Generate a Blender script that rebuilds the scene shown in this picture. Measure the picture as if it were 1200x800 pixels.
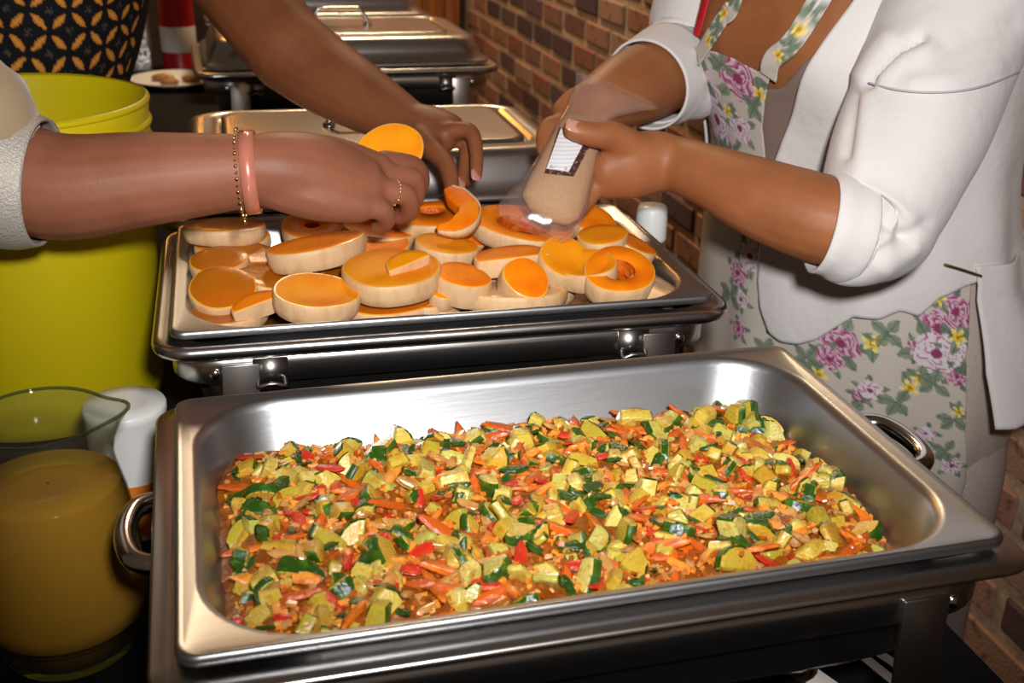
import bpy, bmesh, math, random
import numpy as np
from mathutils import Vector, Matrix, Euler

for o in list(bpy.data.objects):
    bpy.data.objects.remove(o, do_unlink=True)
SC = bpy.context.scene
COL = SC.collection
RZ = 0.96            # height of the serving-dish rims above the floor; all numbers below are relative to that rim plane
TZ = -0.21           # table top
FZ = -0.96           # floor

# ------------------------------------------------------------------ camera
CAM = np.array([-0.2272, -0.6851, 0.4076]); FPX = 1329.9
def _rot(p, y, r):
    cp, sp = math.cos(p), math.sin(p)
    R = np.array([[1, 0, 0], [0, sp, cp], [0, cp, -sp]], float)
    cy, sy = math.cos(y), math.sin(y)
    R = (np.array([[cy, -sy, 0], [sy, cy, 0], [0, 0, 1]]) @ R.T).T
    cr, sr = math.cos(r), math.sin(r)
    return np.stack([cr*R[0]+sr*R[1], -sr*R[0]+cr*R[1], R[2]])
RC = _rot(0.4096, -0.2747, 0.0262)
cam_d = bpy.data.cameras.new('camera'); cam = bpy.data.objects.new('camera', cam_d); COL.objects.link(cam)
cam_d.sensor_width = 36; cam_d.lens = 36*FPX/1200; cam_d.clip_start = 0.02
M = Matrix([[RC[0][i], RC[1][i], -RC[2][i], CAM[i]] for i in range(3)]+[[0, 0, 0, 1]])
M[2][3] += RZ
cam.matrix_world = M
cam_d.dof.use_dof = True; cam_d.dof.focus_distance = 0.98; cam_d.dof.aperture_fstop = 10
SC.camera = cam
# ------------------------------------------------------------------ world, lights, exposure
W = bpy.data.worlds.new('room_ambient'); SC.world = W; W.use_nodes = True
W.node_tree.nodes['Background'].inputs[0].default_value = (0.62, 0.43, 0.30, 1)
W.node_tree.nodes['Background'].inputs[1].default_value = 0.10
SC.view_settings.view_transform = 'Standard'; SC.view_settings.look = 'None'
SC.view_settings.gamma = 1; SC.view_settings.exposure = 0.0
SC.view_settings.use_curve_mapping = False
def lamp(name, kind, loc, target, energy, color, size=.05, **kw):
    d = bpy.data.lights.new(name, kind); d.energy = energy; d.color = color
    if kind == 'AREA':
        d.size = size
    else:
        d.shadow_soft_size = size
    for k, v in kw.items():
        setattr(d, k, v)
    o = bpy.data.objects.new(name, d); COL.objects.link(o)
    o.location = Vector(loc)+Vector((0, 0, RZ))
    o.rotation_euler = (Vector(target)-Vector(loc)).to_track_quat('-Z', 'Y').to_euler()
    return o
# the camera flash, above and a little right of the lens, aimed at the far dish and the cook
lamp('camera_flash', 'SPOT', (-0.17, -0.72, 0.525), (0.22, 0.80, 0.14), 80, (1.0, 0.97, 0.95), .035, spot_size=1.42, spot_blend=1.0)
# warm lamp at the far end of the room
lamp('wall_lamp', 'AREA', (-0.45, 4.1, 1.62), (-0.2, 0.5, 0), 13, (1.0, 0.42, 0.09), .5)
lamp('brick_wall_fill', 'AREA', (0.42, 2.9, 1.9), (0.80, 2.9, 0), 42, (1.0, 0.72, 0.44), .4)  # unseen fill lamp, added to brighten the far brick wall

# ------------------------------------------------------------------ pixel helpers (photo is 1200 x 800)
def ray(u, v):
    return np.array([(u-600)/FPX, (400-v)/FPX, 1.0]) @ RC
def px(u, v, t):
    return CAM+ray(u, v)*t
def pz(u, v, z):
    d = ray(u, v); return CAM+d*(z-CAM[2])/d[2]
def proj(P):
    q = RC @ (np.asarray(P, float)-CAM); return 600+FPX*q[0]/q[2], 400-FPX*q[1]/q[2], q[2]

# ------------------------------------------------------------------ object helpers
BASE = {}
def setp(o, label=None, cat=None, group=None, kind=None):
    if label: o['label'] = label
    if cat: o['category'] = cat
    if group: o['group'] = group
    if kind: o['kind'] = kind
    return o
def thing(name, label, cat, base, group=None):
    o = bpy.data.objects.new(name, None); COL.objects.link(o)
    b = np.asarray(base, float); o.location = (b[0], b[1], b[2]+RZ); o.empty_display_size = .03
    BASE[o.name] = b
    return setp(o, label, cat, group)
def mk(name, vf, mats, parent=None, base=None, smooth=True, solid=0, soff=-1, bevel=0, subsurf=0, cols=None, label=None):
    if isinstance(vf, bpy.types.Mesh):
        me = vf
        n = len(me.vertices); a = np.empty(n*3); me.vertices.foreach_get('co', a); v = a.reshape(-1, 3)
        b = BASE[parent.name] if parent else (np.asarray(base, float) if base is not None else np.array([*(v[:, :2].min(0)+v[:, :2].max(0))/2, v[:, 2].min()]))
        me.vertices.foreach_set('co', (v-b).ravel())
    else:
        v = np.asarray(vf[0], float)
        b = BASE[parent.name] if parent else (np.asarray(base, float) if base is not None else np.array([*(v[:, :2].min(0)+v[:, :2].max(0))/2, v[:, 2].min()]))
        me = bpy.data.meshes.new(name)
        me.from_pydata([tuple(p) for p in v-b], [], [tuple(int(i) for i in f) for f in vf[1]])
    me.name = name
    for m in (mats if isinstance(mats, (list, tuple)) else [mats]):
        me.materials.append(m)
    if not isinstance(vf, bpy.types.Mesh) and len(vf) > 2:
        me.polygons.foreach_set('material_index', np.asarray(vf[2], np.int32))
    me.polygons.foreach_set('use_smooth', np.full(len(me.polygons), bool(smooth)))
    if cols is not None:
        ca = me.color_attributes.new('print', 'FLOAT_COLOR', 'POINT')
        c4 = np.ones((len(me.vertices), 4), np.float32); c4[:, :3] = cols
        ca.data.foreach_set('color', c4.ravel())
    me.update()
    o = bpy.data.objects.new(name, me); COL.objects.link(o)
    BASE[o.name] = b
    if parent:
        o.parent = parent
    else:
        o.location = (b[0], b[1], b[2]+RZ)
    if solid:
        m = o.modifiers.new('solid', 'SOLIDIFY'); m.thickness = solid; m.offset = soff
    if bevel:
        m = o.modifiers.new('bevel', 'BEVEL'); m.width = bevel; m.segments = 2; m.limit_method = 'ANGLE'
    if subsurf:
        m = o.modifiers.new('sub', 'SUBSURF'); m.levels = subsurf; m.render_levels = subsurf
    if label: o['label'] = label
    return o
def join(*parts):
    V = []; F = []; MI = []; n = 0
    for p in parts:
        v = np.asarray(p[0], float); V.append(v); F += [tuple(int(i)+n for i in f) for f in p[1]]
        MI += list(p[2]) if len(p) > 2 else [0]*len(p[1])
        n += len(v)
    return np.concatenate(V), F, MI
def box(x0, x1, y0, y1, z0, z1):
    v = [(x, y, z) for z in (z0, z1) for y in (y0, y1) for x in (x0, x1)]
    return np.array(v, float), [(0, 2, 3, 1), (4, 5, 7, 6), (0, 1, 5, 4), (2, 6, 7, 3), (0, 4, 6, 2), (1, 3, 7, 5)]
def xf(vf, loc=(0, 0, 0), rot=(0, 0, 0), sc=1):
    R = np.array(Euler(rot).to_matrix()); v = (np.asarray(vf[0], float)*sc) @ R.T+np.asarray(loc, float)
    return (v,)+tuple(vf[1:])
def rr(a, b, r, n=7):
    pts = []
    for cx, cy, a0 in ((a-r, b-r, 0), (-a+r, b-r, 90), (-a+r, -b+r, 180), (a-r, -b+r, 270)):
        for k in range(n):
            t = math.radians(a0+90*k/(n-1)); pts.append((cx+r*math.cos(t), cy+r*math.sin(t)))
    return np.array(pts)
def loft(loops, cap0=False, cap1=False, closed=True):
    n = len(loops[0]); V = np.concatenate([np.asarray(l, float) for l in loops]); F = []
    for i in range(len(loops)-1):
        for j in range(n if closed else n-1):
            k = (j+1) % n
            F.append((i*n+j, i*n+k, (i+1)*n+k, (i+1)*n+j))
    if cap0: F.append(tuple(range(n))[::-1])
    if cap1: F.append(tuple((len(loops)-1)*n+j for j in range(n)))
    return V, F
def rrloft(prof, cx=0, cy=0, cap1=False, cap0=False, n=7):
    return loft([np.column_stack([rr(a, b, r, n)+[cx, cy], np.full(4*n, z)]) for a, b, r, z in prof], cap0, cap1)
def lathe(prof, c=(0, 0, 0), n=48, cap0=False, cap1=False):
    t = np.arange(n)/n*2*math.pi
    return loft([np.column_stack([c[0]+r*np.cos(t), c[1]+r*np.sin(t), np.full(n, c[2]+z)]) for r, z in prof], cap0, cap1)
def cr(P, n=6):
    """Catmull-Rom through rows of P"""
    P = np.asarray(P, float)
    if len(P) < 3:
        return np.array([P[0]+(P[-1]-P[0])*k/n for k in range(n+1)])
    Q = np.vstack([2*P[0]-P[1], P, 2*P[-1]-P[-2]]); out = []
    for i in range(1, len(Q)-2):
        for k in range(n):
            t = k/n; a, b, c, d = Q[i-1], Q[i], Q[i+1], Q[i+2]
            out.append(.5*(2*b+(c-a)*t+(2*a-5*b+4*c-d)*t*t+(3*b-a-3*c+d)*t**3))
    out.append(P[-1]); return np.array(out)
def tube(P, rad, n=12, up=(0, 0, 1), caps=True, spline=5, rnd=True, closed=False):
    """swept tube; rad rows = r or (r_side, r_up)"""
    P = np.asarray(P, float)
    rad = np.asarray([r if np.ndim(r) else (r, r) for r in rad], float) if hasattr(rad, '__len__') else np.asarray(rad, float)
    if rad.ndim == 0: rad = np.full(len(P), float(rad))
    if rad.ndim == 1: rad = np.column_stack([rad, rad])
    if spline:
        A = cr(np.column_stack([P, rad]), spline); P, rad = A[:, :3], np.abs(A[:, 3:])
    T = np.gradient(P, axis=0); T /= np.linalg.norm(T, axis=1)[:, None]+1e-12
    u = np.asarray(up, float); u = u-T[0]*(u@T[0]); u /= np.linalg.norm(u)
    loops = []; ts = np.arange(n)/n*2*math.pi
    if caps and rnd:
        k = 3; pre = [(math.sin(a), -math.cos(a)) for a in np.linspace(0.25, math.pi/2, k, endpoint=False)]
    else:
        pre = []
    def ring(c, u, T, r, s=1):
        sd = np.cross(T, u)
        return c+np.outer(np.cos(ts)*r[0]*s, sd)+np.outer(np.sin(ts)*r[1]*s, u)
    for i in range(len(P)):
        u = u-T[i]*(u@T[i]); u /= np.linalg.norm(u)+1e-12
        if i == 0:
            for s, h in pre: loops.append(ring(P[0]+T[0]*h*min(rad[0]), u, T[0], rad[0], s))
        loops.append(ring(P[i], u, T[i], rad[i]))
    for s, h in pre[::-1]: loops.append(ring(P[-1]-T[-1]*h*min(rad[-1]), u, T[-1], rad[-1], s))
    return loft(loops, caps, caps)
def ball(c, r, n=12, m=8):
    r = np.ones(3)*r; t = np.arange(n)/n*2*math.pi; L = []
    for k in range(m+1):
        p = math.pi*(k+.02)/(m+.04)-math.pi/2
        L.append(np.column_stack([c[0]+r[0]*math.cos(p)*np.cos(t), c[1]+r[1]*math.cos(p)*np.sin(t), np.full(n, c[2]+r[2]*math.sin(p))]))
    return loft(L, True, True)
def fuse(parts, voxel, smooth=4):
    """closed pieces -> one continuous skin"""
    vf = join(*parts)
    me = bpy.data.meshes.new('tmp'); me.from_pydata([tuple(p) for p in vf[0]], [], vf[1])
    o = bpy.data.objects.new('tmp', me); COL.objects.link(o)
    m = o.modifiers.new('r', 'REMESH'); m.mode = 'VOXEL'; m.voxel_size = voxel
    if smooth:
        s = o.modifiers.new('s', 'SMOOTH'); s.factor = .5; s.iterations = smooth
    dg = bpy.context.evaluated_depsgraph_get(); dg.update()
    out = bpy.data.meshes.new_from_object(o.evaluated_get(dg))
    bpy.data.objects.remove(o, do_unlink=True); bpy.data.meshes.remove(me)
    return out

# ------------------------------------------------------------------ materials
def mat(name, col, rough=.5, metal=0, spec=.5, noise=None, bump=None, sss=0, trans=0, ior=1.45, coat=0, sheen=0, alpha=1, rand=None, attr=None, stretch=None, island=False):
    m = bpy.data.materials.new(name); m.use_nodes = True; nt = m.node_tree; b = nt.nodes['Principled BSDF']
    I = b.inputs
    I['Base Color'].default_value = (*col, 1); I['Roughness'].default_value = rough; I['Metallic'].default_value = metal
    I['Specular IOR Level'].default_value = spec; I['IOR'].default_value = ior; I['Transmission Weight'].default_value = trans
    I['Coat Weight'].default_value = coat; I['Coat Roughness'].default_value = .08; I['Sheen Weight'].default_value = sheen; I['Alpha'].default_value = alpha
    if sss:
        I['Subsurface Weight'].default_value = sss; I['Subsurface Radius'].default_value = (1, .35, .2); I['Subsurface Scale'].default_value = .006
    N = nt.nodes.new; L = nt.links.new
    tc = N('ShaderNodeTexCoord'); src = tc.outputs['Object']
    if stretch:
        mp = N('ShaderNodeMapping'); mp.inputs['Scale'].default_value = stretch; L(src, mp.inputs[0]); src = mp.outputs[0]
    out = None
    if attr:
        a = N('ShaderNodeAttribute'); a.attribute_name = attr; out = a.outputs['Color']
    if rand:     # list of (pos, colour) picked per object
        oi = N('ShaderNodeNewGeometry') if island else N('ShaderNodeObjectInfo'); rp = N('ShaderNodeValToRGB'); rp.color_ramp.interpolation = 'CONSTANT'
        e = rp.color_ramp.elements
        while len(e) < len(rand): e.new(.5)
        for k, c in enumerate(rand): e[k].position = k/len(rand); e[k].color = (*c, 1)
        L(oi.outputs['Random Per Island' if island else 'Random'], rp.inputs[0]); out = rp.outputs[0]
    if noise:    # (scale, colour2, lo, hi[, detail])
        n = N('ShaderNodeTexNoise'); n.inputs['Scale'].default_value = noise[0]; n.inputs['Detail'].default_value = noise[4] if len(noise) > 4 else 4
        L(src, n.inputs['Vector'])
        mr = N('ShaderNodeMapRange'); mr.inputs[1].default_value = noise[2]; mr.inputs[2].default_value = noise[3]; L(n.outputs['Fac'], mr.inputs[0])
        mx = N('ShaderNodeMix'); mx.data_type = 'RGBA'; L(mr.outputs[0], mx.inputs[0])
        if out: L(out, mx.inputs[6])
        else: mx.inputs[6].default_value = (*col, 1)
        mx.inputs[7].default_value = (*noise[1], 1); out = mx.outputs[2]
    if out: L(out, I['Base Color'])
    if bump:     # (scale, strength[, distance])
        n = N('ShaderNodeTexNoise'); n.inputs['Scale'].default_value = bump[0]; n.inputs['Detail'].default_value = 5; L(src, n.inputs['Vector'])
        bp = N('ShaderNodeBump'); bp.inputs['Strength'].default_value = bump[1]; bp.inputs['Distance'].default_value = bump[2] if len(bump) > 2 else .002
        L(n.outputs['Fac'], bp.inputs['Height']); L(bp.outputs[0], I['Normal']); L(bp.outputs[0], I['Coat Normal'])
    return m
STEEL = mat('brushed_steel', (.60, .58, .56), .27, 1, bump=(40, .06, .002), stretch=(1, 14, 14))
STEELIN = mat('satin_steel', (.43, .44, .455), .37, 1, bump=(30, .05, .002), stretch=(1, 9, 9))
STEEL2 = mat('polished_steel', (.62, .60, .58), .16, 1)
STEELD = mat('dull_dark_steel', (.36, .33, .31), .33, 1)
CLOTH = mat('black_tablecloth', (.006, .006, .008), .9, spec=.15, bump=(900, .5, .001), noise=(700, (.016, .016, .02), .5, .7))
def thin_clear(name, tint, ior, rough, diff, dcol, bump=None):
    """thin-walled clear material: clear body, gloss rising towards the edges by the factor ior"""
    m = bpy.data.materials.new(name); m.use_nodes = True; n = m.node_tree.nodes; l = m.node_tree.links; n.remove(n['Principled BSDF'])
    t = n.new('ShaderNodeBsdfTransparent'); t.inputs[0].default_value = (*tint, 1); g = n.new('ShaderNodeBsdfGlossy'); g.inputs['Roughness'].default_value = rough
    d = n.new('ShaderNodeBsdfDiffuse'); d.inputs[0].default_value = (*dcol, 1); lw = n.new('ShaderNodeLayerWeight'); lw.inputs[0].default_value = .5; pw = n.new('ShaderNodeMath'); pw.operation = 'POWER'; pw.inputs[1].default_value = 3; f = n.new('ShaderNodeMath'); f.operation = 'MULTIPLY_ADD'; f.inputs[1].default_value = ior; f.inputs[2].default_value = .03; l.new(lw.outputs['Facing'], pw.inputs[0]); l.new(pw.outputs[0], f.inputs[0])
    m1 = n.new('ShaderNodeMixShader'); m2 = n.new('ShaderNodeMixShader'); m1.inputs[0].default_value = diff
    if bump:
        b = n.new('ShaderNodeBump'); b.inputs['Strength'].default_value = bump[1]; b.inputs['Distance'].default_value = .004; z = n.new('ShaderNodeTexNoise'); z.inputs['Scale'].default_value = bump[0]
        c = n.new('ShaderNodeTexCoord'); l.new(c.outputs['Object'], z.inputs['Vector']); l.new(z.outputs['Fac'], b.inputs['Height']); l.new(b.outputs[0], g.inputs['Normal'])
    l.new(t.outputs[0], m1.inputs[1]); l.new(d.outputs[0], m1.inputs[2]); l.new(f.outputs[0], m2.inputs[0]); l.new(m1.outputs[0], m2.inputs[1]); l.new(g.outputs[0], m2.inputs[2]); l.new(m2.outputs[0], n['Material Output'].inputs[0])
    return m
GLASS = thin_clear('clear_glass', (.91, .93, .88), .62, .02, .01, (.8, .8, .8))

# ================================================================== the room
rng = random.Random(7); nr = np.random.default_rng(7)
WX = 0.93
MORTAR = mat('sandy_mortar', (.66, .51, .34), .95, noise=(60, (.46, .33, .20), .4, .7), bump=(220, .6, .003))
BRICK = mat('fired_brick', (.3, .12, .06), .85, rand=[(.32, .13, .09), (.11, .065, .07), (.40, .20, .14), (.22, .10, .085), (.42, .25, .17), (.13, .075, .08), (.30, .15, .12), (.16, .10, .11)],
            noise=(38, (.055, .03, .028), .56, .78), bump=(160, .7, .003))
BRICK2 = mat('fired_brick_far', (.3, .12, .06), .85, rand=[(.32, .13, .09), (.11, .065, .07), (.40, .20, .14), (.22, .10, .085), (.42, .25, .17), (.13, .075, .08), (.30, .15, .12), (.16, .10, .11)],
            noise=(38, (.055, .03, .028), .56, .78), bump=(160, .7, .003), island=True)
FLOORM = mat('dark_floor_tiles', (.10, .06, .04), .5, noise=(9, (.06, .035, .025), .4, .7))
WOOD = mat('varnished_wood', (.36, .12, .028), .32, noise=(5, (.17, .05, .012), .35, .7, 6), stretch=(9, 9, .8), bump=(30, .15, .002))
fl = mk('floor', box(-2.6, WX+.1, -2.2, 4.6, FZ-.05, FZ), FLOORM, smooth=False); setp(fl, 'dark brown floor under the buffet table', 'floor', kind='structure')
wr = mk('wall_right', box(WX, WX+.12, -1.2, 4.3, FZ, 1.5), MORTAR, smooth=False); setp(wr, 'red and purple face-brick wall behind the cook in white', 'wall', kind='structure')
bl, bh, bd, mj = .205, .062, .016, .021
bm_brick = None; far_b = []; nb = 0
for row in range(int((1.5-FZ)/(bh+mj))):
    z0 = FZ+.005+row*(bh+mj)
    for k in range(25):
        y0 = -1.15+k*(bl+mj)+(row % 2)*.113
        if y0+bl > 4.29: continue
        u, v, d = proj((WX, y0+bl/2, z0+bh/2))
        jx = rng.uniform(-.003, .002)
        if d > .3 and -40 < u < 1260 and -50 < v < 850 and nb < 300 and (u > 1090 or v < 430):
            nb += 1
            if bm_brick is None:
                vf = box(-.005, .004, -bl/2, bl/2, -bh/2, bh/2)
                me = bpy.data.meshes.new('brick'); me.from_pydata([tuple(p) for p in vf[0]], [], vf[1])
                bm = bmesh.new(); bm.from_mesh(me); bmesh.ops.bevel(bm, geom=bm.edges[:], offset=.005, segments=1, affect='EDGES'); bm.to_mesh(me); bm.free()
                me.materials.append(BRICK); bm_brick = me
            o = bpy.data.objects.new('brick', bm_brick); COL.objects.link(o); o.parent = wr
            wl = wr.location
            o.location = (WX+jx-wl.x, y0+bl/2-wl.y, z0+bh/2+RZ-wl.z); o.rotation_euler = (rng.uniform(-.012, .012), 0, rng.uniform(-.01, .01))
        else:
            far_b.append(box(WX-.005, WX+.004, y0, y0+bl, z0, z0+bh))
bo = mk('brick', join(*far_b), BRICK2, wr, smooth=False); bo['kind'] = 'stuff'
wb = mk('wall_back', box(-2.6, WX+.12, 4.3, 4.4, FZ, 1.5), mat('dark_plaster', (.05, .035, .028), .9, noise=(12, (.03, .02, .016), .4, .7)), smooth=False)
setp(wb, 'dark plaster wall at the end of the buffet', 'wall', kind='structure')
dr = thing('door_1', 'varnished orange-brown wooden door in the far corner', 'door', (.6, 4.25, FZ)); dr['kind'] = 'structure'
mk('door_frame', join(box(.36, .42, 4.2, 4.3, FZ, 1.1), box(.82, .88, 4.2, 4.3, FZ, 1.1), box(.36, .88, 4.2, 4.3, 1.1, 1.16)), WOOD, dr, smooth=False, bevel=.004)
for k in range(4):
    mk('plank', box(.423+k*.1, .521+k*.1, 4.235, 4.28, FZ+.01, 1.095), WOOD, dr, smooth=False, bevel=.004)
mk('door_handle', join(ball((.46, 4.2, -.02), .018), tube([(.46, 4.24, -.02), (.46, 4.2, -.02)], .008, spline=0)), STEEL2, dr)

# ================================================================== buffet table
tb = thing('buffet_table', 'long buffet table covered by a black cloth hanging over its edges', 'table', (-.09, 1.2, FZ))
X0, X1, Y0, Y1 = -.56, .372, -.62, 3.1
mk('table_top', box(X0+.01, X1-.01, Y0+.01, Y1-.01, TZ-.03, TZ-.004), WOOD, tb, smooth=False)
for lx in (X0+.06, X1-.06):
    for ly in (Y0+.08, Y1-.08):
        mk('leg', tube([(lx, ly, FZ), (lx, ly, TZ-.03)], .022, spline=0, rnd=False), STEELD, tb)
# cloth: top sheet with a hanging, gently folded skirt
n = 7
loops = []
def cl_loop(off, z, wav):
    base = []
    per = []
    for (xa, ya, xb, yb) in ((X1, Y0, X1, Y1), (X1, Y1, X0, Y1), (X0, Y1, X0, Y0), (X0, Y0, X1, Y0)):
        L = math.hypot(xb-xa, yb-ya); m = int(L/.03)
        nx, ny = (yb-ya)/L, -(xb-xa)/L
        for k in range(m):
            s = k/m; w = wav*(math.sin(s*L*37+xa)+.5*math.sin(s*L*71+1))*min(1, 8*min(s, 1-s))
            base.append((xa+(xb-xa)*s+nx*(off+w), ya+(yb-ya)*s+ny*(off+w), z))
    return np.array(base)
mk('tablecloth', loft([cl_loop(-.004, TZ, 0), cl_loop(.001, TZ-.002, 0), cl_loop(.003, TZ-.008, 0), cl_loop(.006, TZ-.12, .004), cl_loop(.010, TZ-.42, .012), cl_loop(.012, FZ+.02, .016)], True, False)[0:2], CLOTH, tb)

# ================================================================== chafing dishes
def chafer(cx, cy, ang, label_stand, pan=None, sc=1.0, lid=None, hooks=True, handles=False, lh=.66, gid='chafing dish stands in a row on the table'):
    ca, sa = math.cos(ang), math.sin(ang)
    def T(vf):
        v = np.asarray(vf[0], float).copy(); v[:, :2] *= sc
        v = np.column_stack([v[:, 0]*ca-v[:, 1]*sa+cx, v[:, 0]*sa+v[:, 1]*ca+cy, v[:, 2]])
        return (v,)+tuple(vf[1:])
    st = thing('chafing_stand', label_stand, 'chafing stand', (cx, cy, TZ), gid)
    flat = [(.262, .160, .02, -.019), (.279, .177, .023, -.019), (.281, .179, .025, -.017), (.281, .179, .025, -.0145), (.279, .177, .024, -.013), (.258, .156, .02, -.013), (.252, .150, .02, -.018), (.252, .150, .02, -.022), (.262, .160, .02, -.019)]
    mk('rim', T(rrloft(flat if handles else [(.262, .160, .03, -.026), (.276, .174, .032, -.025), (.2815, .1795, .034, -.021), (.283, .181, .035, -.016), (.281, .179, .034, -.011), (.2755, .1735, .032, -.010),
                        (.272, .170, .030, -.0135), (.258, .156, .026, -.0135), (.252, .150, .026, -.018), (.252, .150, .026, -.027), (.262, .160, .03, -.026)])), STEEL, st)
    bnd = mk('band', T(rrloft([(.2645, .1625, .045, -.025), (.2655, .1635, .045, -.036), (.2655, .1635, .045, -.052), (.2635, .1615, .045, -.054)])), STEEL, st, solid=.002)
    mk('water_pan', T(rrloft([(.2535, .1515, .04, -.026), (.252, .150, .045, -.05), (.243, .141, .05, -.10), (.232, .130, .05, -.112), (.19, .09, .04, -.115)], cap1=True)), STEEL, st)
    for sx in (-1, 1):
        for sy in (-1, 1):
            x = .205*sx; y = .1645*sy
            p = loft([np.array([(x-.017, y, z), (x+.017, y, z), (x+.017, y+sy*.004, z), (x-.017, y+sy*.004, z)])+[dx*sx, dy*sy, 0] for z, dx, dy in
                      ((-.034, 0, 0), (-.08, .001, .001), (-.15, .004, .004), (TZ+.014, .008, .008), (TZ+.005, .009, .012), (TZ+.0008, .009, .022))], True, True)
            lg = mk('leg', T(p), STEELD, st, bevel=.001)
            mk('rivet', T(ball((.228*sx, .165*sy, -.043), (.0055, .003, .0055), 10, 6)), STEEL2, bnd)
            # lid hook bracket on the band
            hx = .178*sx
            if hooks: mk('hook', T(join(box(hx-.016, hx+.016, min(.1645*sy, .1665*sy), max(.1645*sy, .1665*sy), -.062, -.030),
                              tube([(hx-.012, .166*sy, -.050), (hx-.012, .172*sy, -.056), (hx-.004, .174*sy, -.053), (hx+.004, .174*sy, -.053), (hx+.012, .172*sy, -.056), (hx+.012, .166*sy, -.050)], .0022, 6))), STEELD, bnd)
        hy = .022
        if handles: mk('handle', T(tube([(.262*sx, hy+.042, -.034), ((.292 if sx > 0 else .284)*sx, hy+.040, -.032), ((.309 if sx > 0 else .296)*sx, hy+.029, -.031), ((.315 if sx > 0 else .301)*sx, hy, -.031), ((.309 if sx > 0 else .296)*sx, hy-.029, -.031), ((.292 if sx > 0 else .284)*sx, hy-.040, -.032), (.262*sx, hy-.042, -.034)], .0075, 14)), STEELD if 0 else STEEL2, st)
    out = [st]
    if pan:
        p = mk('food_pan', T(rrloft([(.263, .1605, .012, -.0085), (.265, .1625, .013, -.0065), (.2655, .163, .013, -.003), (.2645, .162, .013, -.0003), (.2625, .160, .013, .0004), (.260, .1575, .013, -.0012),
                                     (.2535, .1545, .066, -.0022), (.250, .151, .066, -.004), (.247, .148, .064, -.010), (.237, .138, .058, -.050), (.229, .130, .052, -.060), (.205, .105, .04, -.0635)], cap1=True, n=12)), STEELIN, base=(cx, cy, -.066), solid=.0014)
        setp(p, *pan)
        out.append(p)
    if lid:
        l = thing('dish_cover', lid, 'lid', (cx, cy, -.008), 'steel lids of the chafing dishes')
        mk('shell', T(rrloft([(a_, b_, r_, z_*lh if z_ > 0 else z_) for a_, b_, r_, z_ in ((.262, .160, .03, -.010), (.2665, .1645, .032, -.008), (.2665, .1645, .032, -.004), (.262, .160, .034, .002), (.257, .156, .036, .006), (.2500, .1515, .042, .035), (.243, .147, .045, .066),
                              (.236, .142, .045, .077), (.226, .134, .043, .0815), (.205, .115, .032, .083), (.2035, .1135, .031, .076), (.1975, .1075, .030, .076), (.196, .106, .030, .086), (.186, .100, .030, .087))], cap1=True)), STEEL, l, solid=.0014)
        hz = .087*lh-.087
        hdl = mk('handle', T(tube([(-.055, 0, .086+hz), (-.055, 0, .094+hz), (-.042, 0, .118+hz), (-.030, 0, .122+hz), (.030, 0, .122+hz), (.042, 0, .118+hz), (.055, 0, .094+hz), (.055, 0, .086+hz)], .0042, 8)), STEEL2, l)
        for s in (-1, 1):
            mk('handle_boss', T(ball((.055*s, 0, .089+hz), (.009, .009, .0055), 10, 6)), STEEL2, hdl)
        out.append(l)
    return out
chafer(0, 0, 0, 'steel chafing stand holding the pan of diced vegetables', ('deep stainless-steel pan full of diced vegetables in sauce', 'pan', 'food pans in the chafing stands'), hooks=False, handles=True)
chafer(-.0015, .4563, -.0227, 'steel chafing stand holding the pan of butternut slices', ('stainless-steel pan heaped with butternut squash slices', 'pan', 'food pans in the chafing stands'))
chafer(-.005, .845, -.02, 'steel chafing stand under the closed lid right behind the butternut pan', lid='flat-topped steel lid with embossed panel, right behind the butternut pan')
chafer(.078, 1.83, .01, 'steel chafing stand under a closed lid, in front of the farthest dish', lid='shiny steel lid with looped handle, on the dish before the farthest one', sc=1.10, lh=.58)
chafer(.10, 2.55, 0, 'farthest steel chafing stand, beside the orange wooden door', lid='brownish steel lid on the farthest dish, beside the wooden door', sc=1.05)

# fuel burner and serving tongs under the near dish
fb = thing('fuel_burner', 'small round steel fuel burner with open lid under the vegetable dish', 'burner', (.02, .02, TZ))
mk('can', lathe([(.001, 0), (.036, 0), (.038, .003), (.038, .045), (.036, .048), (.020, .048), (.018, .044), (.001, .044)], (.02, .02, TZ)), STEEL, fb)
mk('label_band', lathe([(.0385, .010), (.0387, .012), (.0387, .036), (.0385, .038)], (.02, .02, TZ)), mat('blue_label', (.03, .06, .2), .5), fb)
tg = thing('serving_tongs', 'pair of flat steel serving tongs on the cloth under the vegetable dish', 'tongs', (.27, -.03, TZ))
a = pz(985, 742, TZ+.006); b = pz(1062, 803, TZ+.006)
d = (b-a)/np.linalg.norm(b-a); s = np.array([-d[1], d[0], 0])
for q in (-1, 1):
    L = [(a+d*t+s*q*(.004+.006*w), w) for t, w in ((-.02, .2), (.02, .4), (.06, .8), (.12, 1.2), (.17, .9))]
    mk('arm', loft([np.array([c+s*.005+[0, 0, h], c-s*.005+[0, 0, h], c-s*.005+[0, 0, h+.002], c+s*.005+[0, 0, h+.002]]) for (c, w), h in zip(L, (.0, .0, .002, .004, .002))], True, True), STEEL2, tg, smooth=False)
mk('hinge', ball(a-d*.02+[0, 0, .002], (.009, .009, .006), 10, 6), STEEL2, tg)
sp = thing('serving_spoon', 'steel serving spoon with black handle lying under the vegetable dish', 'spoon', (.17, -.01, TZ))
a = pz(925, 772, TZ+.008); b = pz(700, 812, TZ+.006)
d = (b-a)/np.linalg.norm(b-a)
L = [np.array([(a+[0, 0, 0])[0]+.026*math.cos(t)*r, a[1]+.019*math.sin(t)*r, a[2]-(1-r*r)*.006]) for r in (0.02, .35, .7, 1) for t in np.arange(20)/20*2*math.pi]
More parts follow.
